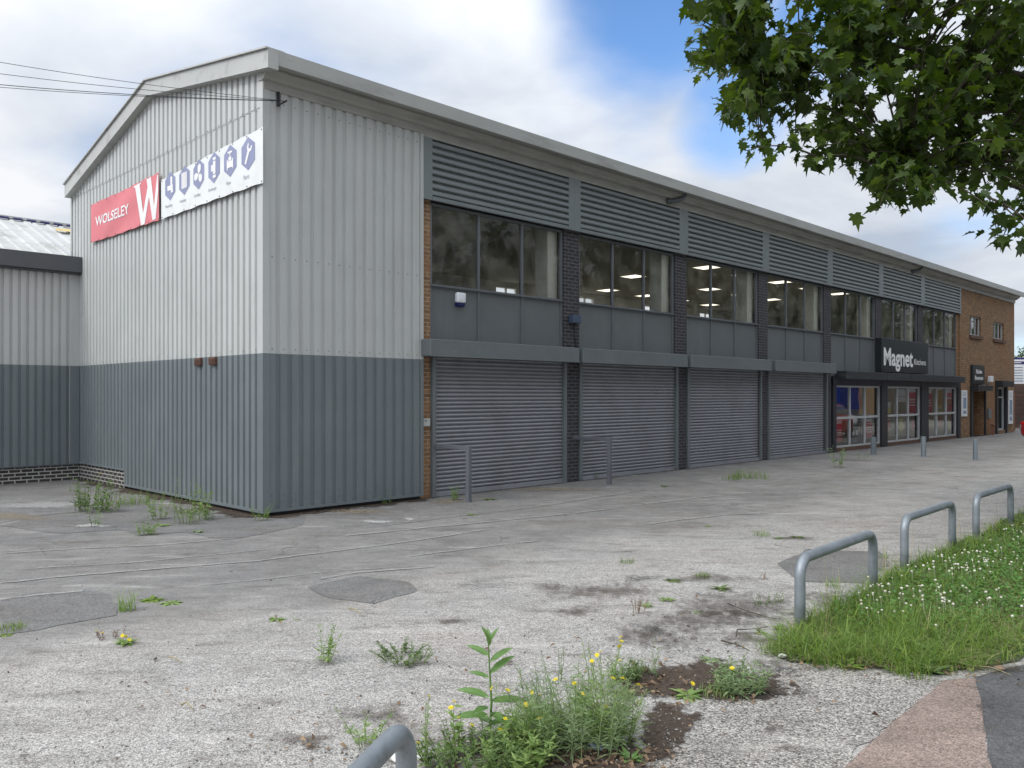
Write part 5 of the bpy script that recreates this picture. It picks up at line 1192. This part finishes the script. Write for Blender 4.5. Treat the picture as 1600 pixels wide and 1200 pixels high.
def rosette(r, n, rad, h):
    az = np.arange(n)*2.4+r.normal(size=n)*.2; D = np.stack([np.cos(az), np.sin(az), r.uniform(.15, .7, n)*h/rad*1.6], 1)
    P = np.zeros((n, 3))+np.stack([np.cos(az), np.sin(az), 0*az], 1)*.01
    return (*leaves_at(P, D, np.tile([0, 0, 1.], (n, 1)), rad*r.uniform(.6, 1.1, n), .2, .3, narrow(.36), NT), [])
def flower(parent, p, s, tilt, r, dandelion=True):
    n = 13; az = np.arange(n)*6.283/n; D = np.stack([np.cos(az), np.sin(az), np.full(n, .25)], 1)
    v, t = leaves_at(np.zeros((n, 3)), D, np.tile([0, 0, 1.], (n, 1)), np.full(n, s), .1, .1, narrow(.42), NT)
    v2, t2 = leaves_at(np.zeros((n, 3))+np.array([0, 0, s*.1]), np.stack([np.cos(az+.2), np.sin(az+.2), np.full(n, .8)], 1), np.tile([0, 0, 1.], (n, 1)), np.full(n, s*.6), .1, .1, narrow(.5), NT)
    v, t = cat_mesh([(v, t), (v2, t2)]); Mx = np.array(Matrix.Rotation(tilt, 3, Vector((r.normal(), r.normal(), 0)).normalized())); v = v@Mx.T+np.array(p)
    return tri_mesh('flower_head', v, t, M['petal'], parent)
def weed(px, py, kind, hpx, wpx, m, label, n=10, flowers=0, seed=0, leaf=None, name='weed', cat='weed', lw=.22, k=16, lean=.35):
    r = np.random.default_rng(seed+int(px*7+py)); p = G(px, py); sc = p[1]/FPX; h = hpx*sc; w = wpx*sc
    t = empty(name, (p[0], p[1], .004), 0, label, cat)
    if kind == 'herb': v, T, tips = herb(r, n, h, w, leaf or max(.02, h*.22), lw, k, lean)
    elif kind == 'tuft': v, T, tips = tuft(r, n, h, w)
    else: v, T, tips = rosette(r, n, w/2, h)
    tri_mesh('foliage', v, T, M[m], t)
    for i in range(flowers):
        if tips: q = tips[i % len(tips)]+np.array([0, 0, .008])
        else: q = np.array([r.normal()*w*.35, r.normal()*w*.35, h*r.uniform(.7, 1.1)])
        if not tips:
            v, T = stem_tube([(q[0]*.5, q[1]*.5, 0), (q[0]*.8, q[1]*.8, q[2]*.6), tuple(q)], .002, 4); tri_mesh('flower_stem', v, T, M[m], t)
        flower(t, q, .016+.005*r.uniform(), r.uniform(.2, .9), r)
    return t
# along the gable
weed(133, 800, 'herb', 55, 60, 'weed_dark', 'bushy green weed left of the gable, beside the pale concrete', 26, 1, leaf=.10, lw=.3)
weed(165, 800, 'herb', 42, 34, 'weed', 'bright leafy weed between the bushy weed and the red dead stalk', 12, 0, 3, leaf=.09, lw=.3)
weed(180, 790, 'herb', 40, 14, 'weed_dry', 'reddish brown dead weed stalk near the gable plinth', 4, 0, leaf=.05, k=12)
weed(150, 822, 'herb', 30, 22, 'weed_grey', 'small pale green weed in front of the bushy weed', 7, 0)
weed(215, 788, 'tuft', 28, 60, 'weed', 'strip of long grass growing along the foot of the gable', 130, name='grass_tuft', cat='grass tuft')
weed(247, 812, 'herb', 44, 20, 'weed', 'narrow upright weed at the gable foot, left of the tall spreading one', 8, 0)
weed(293, 818, 'herb', 72, 44, 'weed', 'tall spreading weed in front of the lower gable cladding', 13, 0, leaf=.075, k=22)
weed(314, 812, 'herb', 50, 22, 'weed', 'slim green weed right beside the tall spreading one', 8, 0)
weed(328, 813, 'herb', 26, 14, 'weed_grey', 'short grey green weed right of the slim one at the gable', 5, 0)
weed(229, 836, 'herb', 26, 22, 'weed', 'compact weed on the asphalt in front of the gable', 14, 0, leaf=.06)
weed(254, 822, 'rosette', 8, 34, 'weed', 'flat leafy rosette on the dark asphalt by the gable', 14)
weed(309, 832, 'rosette', 8, 26, 'weed_grey', 'small flat weed on the crack in front of the gable', 14)
weed(408, 814, 'herb', 28, 22, 'weed', 'small branching weed under the bottom corner of the cladding', 9, 0)
weed(470, 799, 'herb', 14, 20, 'weed_dark', 'low dark weed under the facade cladding, nearer the corner', 7, 0)
weed(606, 789, 'herb', 16, 18, 'weed_dark', 'low dark weed under the facade cladding, nearer the shutter', 7, 0)
weed(711, 782, 'herb', 30, 12, 'weed', 'upright weed at the foot of the first roller shutter', 8, 0)
weed(764, 781, 'rosette', 7, 28, 'weed_dark', 'dark flat weed on the ground right of the first barrier', 14)
weed(736, 805, 'rosette', 5, 18, 'weed', 'tiny weed on the asphalt in front of the first barrier', 10)
weed(924, 749, 'herb', 16, 18, 'weed', 'green weed behind the post of the second barrier', 9, 0)
weed(1036, 760, 'rosette', 8, 22, 'weed_dark', 'dark starry weed in front of the second shutter', 12)
weed(1170, 748, 'tuft', 22, 62, 'grass', 'bright grass tuft in front of the third shutter, the wider one', 170, name='grass_tuft', cat='grass tuft')
weed(1143, 750, 'tuft', 15, 30, 'grass', 'low grass tuft touching the left of the wide bright one', 70, name='grass_tuft', cat='grass tuft')
weed(1308, 730, 'herb', 38, 16, 'weed_grey', 'thin upright weed in front of the shop window edge', 7, 0)
weed(1347, 716, 'herb', 12, 24, 'weed_grey', 'low straggly weed before the first shop window', 8, 0)
# left foreground
weed(198, 955, 'tuft', 42, 26, 'weed', 'tall slender grass tuft on the edge of the left asphalt patch', 60, name='grass_tuft', cat='grass tuft')
weed(238, 938, 'rosette', 8, 46, 'grass', 'flat bright weed right of the tall slender tuft', 22)
weed(268, 943, 'rosette', 6, 46, 'weed', 'flat spreading weed farthest right in the left patch group', 20)
weed(14, 984, 'tuft', 14, 50, 'grass', 'grass tuft at the left edge of the frame', 120, name='grass_tuft', cat='grass tuft')
weed(8, 993, 'rosette', 4, 26, 'grass', 'small flat weed just below the tuft at the left frame edge', 14)
weed(196, 1006, 'rosette', 12, 40, 'weed', 'leafy rosette with yellow flowers on the left of the forecourt', 26, 3)
weed(176, 996, 'herb', 14, 44, 'weed_dry', 'thin straggly weed with yellow flowers beside the flowering rosette', 9, 2, leaf=.03)
weed(432, 969, 'rosette', 6, 34, 'weed', 'flat weed alone in the pale middle of the forecourt', 18)
weed(463, 969, 'rosette', 6, 12, 'weed', 'tiny weed just right of the lone flat weed', 10)
weed(503, 1035, 'herb', 56, 30, 'weed', 'slim upright weed on bare soil left of the low bush', 7, 0, leaf=.06, k=24)
weed(632, 1032, 'herb', 22, 80, 'weed_dark', 'low dark mat shaped weed above the foreground hoop', 34, 0, leaf=.04, lean=1.3, k=24)
weed(572, 1165, 'herb', 50, 40, 'weed', 'spindly branching weed just left of the foreground hoop', 8, 0, leaf=.05, k=18, lean=.7)
# right middle
for (px, py, kd, hh, ww, m, lb, n) in ((980, 880, 'tuft', 12, 22, 'grass', 'yellow green tuft highest in the open middle of the forecourt', 50), (1098, 903, 'tuft', 13, 24, 'grass', 'small bright tuft right of centre on the pale ground', 60), (1126, 921, 'rosette', 12, 34, 'weed_dark', 'dark spiky rosette below the small bright tuft', 18),
                                       (1010, 948, 'rosette', 12, 26, 'weed', 'leafy rosette at the right of the dried pair', 16), (996, 956, 'herb', 28, 26, 'weed_dry', 'dried brown weed beside the leafy rosette', 7), (1052, 908, 'rosette', 5, 34, 'weed_dark', 'dark flat weed left of the dark spiky rosette', 14), (1042, 938, 'rosette', 9, 30, 'weed', 'flat weed between the rosette pair and the spiky rosette', 14),
                                       (1190, 838, 'tuft', 15, 26, 'weed', 'grass tuft at the left end of the row before the third hoop', 60), (1106, 823, 'rosette', 5, 16, 'weed', 'tiny lone weed farthest back in the open forecourt', 10), (1245, 840, 'rosette', 6, 30, 'weed_dark', 'flat weed in the middle of the dirt row', 14), (1215, 842, 'rosette', 5, 22, 'weed_dark', 'small flat weed between tuft and flat weed in the dirt row', 12),
                                       (1195, 948, 'herb', 26, 26, 'weed_dark', 'spiky weed left of the near hoop barrier post', 7), (1214, 942, 'herb', 20, 20, 'weed_dark', 'darker spiky weed closest to the near hoop barrier post', 7), (1303, 918, 'tuft', 22, 24, 'weed', 'tuft seen through the near hoop barrier', 40), (1378, 872, 'tuft', 20, 20, 'weed_grey', 'pale tuft between the near and second hoop barriers', 34), (1090, 958, 'rosette', 4, 18, 'weed', 'faint small weed on pale ground left of the spiky weeds', 10), (1190, 990, 'rosette', 6, 26, 'weed', 'flat weed near the twig beside the verge corner', 12), (1090, 900, 'rosette', 4, 14, 'weed_dark', 'tiny dark sprig touching the small bright tuft', 8), (1192, 905, 'tuft', 18, 12, 'weed_dry', 'thin dry sprig standing on open ground left of the asphalt patch', 10)):
    weed(px, py, kd, hh, ww, M and m, lb, n, name='grass_tuft' if kd == 'tuft' else 'weed', cat='grass tuft' if kd == 'tuft' else 'weed')
# leafy weeds in the ragged rim of the verge
for (px, py, w_, hh, m, lb) in ((1236, 1022, 46, 22, 'grass', 'bright broad leaved weed at the rim of the verge left of the near hoop post'), (1272, 1034, 50, 20, 'lettuce', 'broad leaved weed below the near hoop post at the verge rim'), (1325, 1044, 56, 22, 'grass', 'leafy rosette on the front rim of the verge, left of centre'), (1395, 1050, 50, 20, 'weed', 'leafy rosette on the front rim of the verge, at its centre'), (1455, 1052, 60, 28, 'lettuce', 'large leafy rosette on the front rim of the verge beside the red path'), (1515, 1044, 54, 26, 'weed', 'leafy rosette on the front rim of the verge beside the footway'), (1215, 985, 30, 24, 'weed_dark', 'dark leafy weed against the outside of the near hoop post')):
    weed(px, py, 'rosette', hh, w_, m, lb, 14)
weed(1290, 1042, 'tuft', 34, 44, 'grass', 'coarse grass tuft hanging over the front rim of the verge, left one', 60, name='grass_tuft', cat='grass tuft')
weed(1425, 1056, 'tuft', 36, 60, 'grass', 'coarse grass tuft hanging over the front rim of the verge, right one', 80, name='grass_tuft', cat='grass tuft')
# soil strip by the verge corner
weed(1156, 1082, 'herb', 48, 70, 'weed_grey', 'feathery grey green weed clump on the soil strip before the pale crossing', 36, 1, leaf=.06, k=26)
weed(1120, 1085, 'tuft', 22, 60, 'weed', 'grass clump left of the feathery weed on the soil strip', 110, name='grass_tuft', cat='grass tuft')
weed(1075, 1088, 'rosette', 14, 60, 'weed', 'leafy weed at the left end of the soil strip', 26, 1)
weed(1021, 1060, 'herb', 62, 16, 'weed_grey', 'thin tall weed alone on the soil right of the flowering clump', 3, 0, leaf=.04, k=22, lean=.12)
weed(1205, 1020, 'tuft', 22, 50, 'weed', 'grass clump at the tip of the verge beside the twig', 80, name='grass_tuft', cat='grass tuft')
weed(1110, 1032, 'rosette', 8, 44, 'weed_grey', 'flat grey green weed on the dark soil above the feathery clump', 18)
weed(1000, 1052, 'tuft', 30, 40, 'weed_dark', 'dark tuft behind the flowering clump at its right', 50, name='grass_tuft', cat='grass tuft')
# the big flowering clump
weed(893, 1166, 'herb', 112, 150, 'weed_grey', 'large feathery weed clump with yellow flowers in the foreground', 74, 6, leaf=.09, lw=.08, k=30, lean=.36)
weed(945, 1155, 'herb', 100, 90, 'weed', 'green narrow leaved weed at the right of the large clump', 46, 4, leaf=.11, lw=.07, k=26, lean=.36)
weed(835, 1170, 'herb', 88, 80, 'weed', 'green narrow leaved weed at the left of the large clump', 34, 3, leaf=.11, lw=.08, k=24, lean=.4)
weed(940, 1085, 'herb', 84, 60, 'weed', 'yellow flowering weed rising behind the large clump', 9, 6, leaf=.06, lw=.14, k=20, lean=.35)
weed(978, 1062, 'herb', 34, 46, 'weed_dark', 'short dark bushy weed behind the large clump', 22, 1, leaf=.05, k=16)
weed(872, 1068, 'herb', 72, 20, 'weed_dark', 'two thin dark stalks behind the left of the large clump', 3, 0, leaf=.03, k=22, lean=.15)
weed(740, 1195, 'herb', 62, 150, 'weed_dark', 'low dense dark weed mat right of the foreground hoop', 56, 3, leaf=.045, lw=.35, k=22, lean=.6)
weed(800, 1200, 'herb', 60, 90, 'weed', 'leafy weed mat below the tall lettuce stalk', 22, 2, leaf=.07, lw=.34, k=16, lean=.6)
weed(672, 1195, 'herb', 112, 20, 'weed', 'slim stalk with one yellow flower beside the foreground hoop', 2, 1, leaf=.05, k=26, lean=.08)
weed(716, 1178, 'herb', 96, 26, 'weed', 'flowering stalk with yellow heads left of the tall lettuce stalk', 3, 3, leaf=.09, lw=.3, k=14, lean=.15)
weed(985, 1190, 'rosette', 34, 60, 'lettuce', 'broad leaved seedling at the lower right of the large clump', 9)
def lettuce():
    r = np.random.default_rng(2); p = G(765, 1152); t = empty('prickly_lettuce', (p[0], p[1], 0), 0, 'tall single stalk with broad pale veined leaves in the foreground clump', 'plant'); h = .53
    v, T = stem_tube([(0, 0, 0), (.01, 0, h*.35), (.0, .0, h*.7), (-.008, 0, h)], .008, 7); tri_mesh('stem', v, T, M['lettuce'], t)
    o = np.array([(0, 0), (.10, .15), (.15, .4), (.13, .68), (.06, .9), (0, 1.), (-.06, .9), (-.13, .68), (-.15, .4), (-.10, .15), (0, .5)]); tr = np.array([(10, i, (i+1) % 10) for i in range(10)])
    spec = [(.82, 150, .15, .5, 1.), (.76, 20, .15, .75, 1.), (.64, 25, .17, .8, 1.), (.60, 170, .12, .45, 1.), (.93, 100, .10, 1.6, 1.), (.94, 260, .10, 1.8, 1.), (.97, 0, .09, 2.2, 1.), (.98, 180, .09, 2.5, 1.), (.36, 5, .21, .15, 1.), (.40, 165, .19, .35, 1.), (.25, 300, .18, .1, 1.), (.22, 200, .20, .2, 1.), (.3, 250, .18, .3, 1.), (.12, 40, .2, .15, 1.), (.14, 120, .2, .2, 1.)]
    for (f, az, L, up, _) in spec:
        a = R(az); D = np.array([[math.cos(a), math.sin(a)*.8, up]]); v, T = leaves_at(np.array([[0, 0, h*f]]), D, np.array([[0, -.35, 1.]]), np.array([L]), .35, .22, o, tr); lf = tri_mesh('leaf', v, T, M['lettuce'], t)
        rib = np.array([(-.012, .0), (.012, .0), (.004, .92), (-.004, .92)]); v, T = leaves_at(np.array([[0, 0, h*f]])+np.array([[0, -.0015, .0015]]), D, np.array([[0, -.35, 1.]]), np.array([L]), .35, .22, rib, np.array([(0, 1, 2), (0, 2, 3)])); tri_mesh('midrib', v, T, M['midrib'], lf)
    flower(t, np.array([.012, -.03, h*.52]), .014, 1.2, r)
lettuce()

# ================================================================= LITTER, PEBBLES, TWIGS
def litter():
    r = np.random.default_rng(6); P = []
    for (px, py, sx, sy, n) in ((890, 1185, 90, 12, 240), (720, 1170, 70, 26, 60), (1005, 1065, 40, 14, 60), (1130, 1090, 60, 7, 60), (1340, 1040, 90, 6, 70), (1530, 1048, 50, 8, 50), (1100, 1050, 120, 30, 70), (1255, 990, 60, 20, 30), (500, 797, 80, 4, 40), (900, 1010, 300, 60, 50), (300, 1080, 250, 70, 14), (480, 1165, 60, 26, 40)):
        for _ in range(n):
            y = py+r.normal()*sy
            if y > 1225 or y < 700: continue
            P.append(G(px+r.normal()*sx, y, .012))
    P = np.array(P); n = len(P); P[:, 2] += r.uniform(0, .02, n)
    v, T = leaves_at(P, np.stack([r.normal(size=n), r.normal(size=n), r.normal(size=n)*.15], 1), r.normal(size=(n, 3))*.35+np.array([0, 0, 1]), r.uniform(.012, .055, n), r.uniform(-.2, .7, n), .4, narrow(.6), NT)
    props(tri_mesh('dead_leaves', v, T, M['litter']), kind='stuff', label='brown dead leaves and bark chips scattered on the ground', cat='leaf litter')
    P = []
    for k in range(520):
        px, py = r.uniform(-10, 1330), 1215-abs(r.normal())*150
        if r.uniform() < .35: px, py = 1080+r.normal()*150, 1000+r.normal()*60
        if py < 840 or py > 1222: continue
        P.append(G(px, py, .008))
    P = np.array(P); n = len(P)
    v, T = leaves_at(P, np.stack([r.normal(size=n), r.normal(size=n), r.normal(size=n)*.08], 1), r.normal(size=(n, 3))*.25+np.array([0, 0, 1]), r.uniform(.006, .034, n), r.uniform(-.2, .9, n), .5, narrow(.45), NT)
    props(tri_mesh('bark_debris', v, T, M['debris']), kind='stuff', label='dark bark crumbs and leaf scraps strewn over the worn ground', cat='debris')
    parts = []; ic = bmesh.new(); bmesh.ops.create_icosphere(ic, subdivisions=1, radius=1); ic.verts.index_update(); iv = np.array([q.co[:] for q in ic.verts]); it = np.array([[k.index for k in f.verts] for f in ic.faces]); ic.free()
    for k in range(1500):
        if k < 900: px, py = r.uniform(0, 1320), 1215-abs(r.normal())*110
        else:
            c = ((1120, 1060, 90, 26), (1210, 1045, 40, 14), (1045, 1140, 40, 26), (800, 1185, 120, 14))[k % 4]; px, py = c[0]+r.normal()*c[2], c[1]+r.normal()*c[3]
        if py < 780 or py > 1225: continue
        p = np.array(G(px, py, 0)); s = r.uniform(.002, .0055) if r.uniform() < .9 else r.uniform(.006, .011)
        parts.append((iv*s*r.uniform(.6, 1.2, 3)*np.array([1, 1, .7])+p+np.array([0, 0, s*.3+(.012 if k >= 900 else .0)]), it))
    v, T = cat_mesh(parts); props(tri_mesh('loose_grit', v, T, M['pebble'], None, True), kind='stuff', label='loose grit and small stones on the worn forecourt', cat='grit')
    def twig(pix, rad, label, m='twig'):
        mb = MB(); pts = []
        for i, p in enumerate(pix): q = Vector(G(*p)); q.z = .018+rad+.01*math.sin(i*2.1); pts.append(q)
        mb.tube(pts, rad, 6, rr=[rad*(1-.6*i/(len(pts)-1)) for i in range(len(pts))]); props(mb.build('twig', M[m], None, True), label, 'twig')
    twig([(1137, 947), (1160, 958), (1195, 966), (1215, 972)], .006, 'curved brown twig on the pale ground left of the near hoop')
    twig([(1150, 1000), (1152, 990), (1175, 986), (1200, 984)], .006, 'hooked dark twig beside the soil left of the verge corner')
    twig([(1127, 1006), (1150, 1014), (1172, 1020)], .007, 'short dark stick at the verge tip')
    twig([(1510, 1044), (1550, 1050), (1580, 1058)], .005, 'thin straw coloured stick where grass meets the footway', 'straw')
    twig([(282, 1108), (292, 1106), (302, 1113)], .007, 'small pale curled stick on the left pale ground', 'straw')
    twig([(265, 1032), (275, 1036), (284, 1039)], .006, 'tiny pale stick on the left forecourt below the flowering rosette', 'straw')
    twig([(545, 955), (556, 958), (564, 964)], .008, 'pale bent stick below the middle asphalt patch', 'straw')
    twig([(692, 1150), (699, 1172), (706, 1195)], .006, 'dark stick leaning in the weeds beside the foreground hoop')
    for (px, py, s, m, lb) in ((656, 1188, .03, 'stone_white', 'rounded cream stone right of the foreground hoop post'), (615, 1190, .045, 'stone_white', 'white stone fragment left of the foreground hoop post'), (932, 1172, .05, 'stone_blue', 'blue grey slate chip in the dead leaves under the large clump'), (948, 1170, .04, 'stone_blue', 'smaller grey slate chip beside the blue one'), (1222, 1030, .035, 'stone_white', 'white crumbled stone at the verge tip'), (1438, 1012, .03, 'stone_white', 'white scrap lying in the grass'), (1300, 990, .0, 'stone_white', '')):
        if s == 0: continue
        p = G(px, py); t = empty('stone', (p[0], p[1], .012), px, lb, 'stone'); v = iv*np.array([s, s*.8, s*.45])*(1+.2*r.normal(size=(len(iv), 1)))+np.array([0, 0, s*.3]); tri_mesh('stone_body', v, it, M[m], t)
litter()
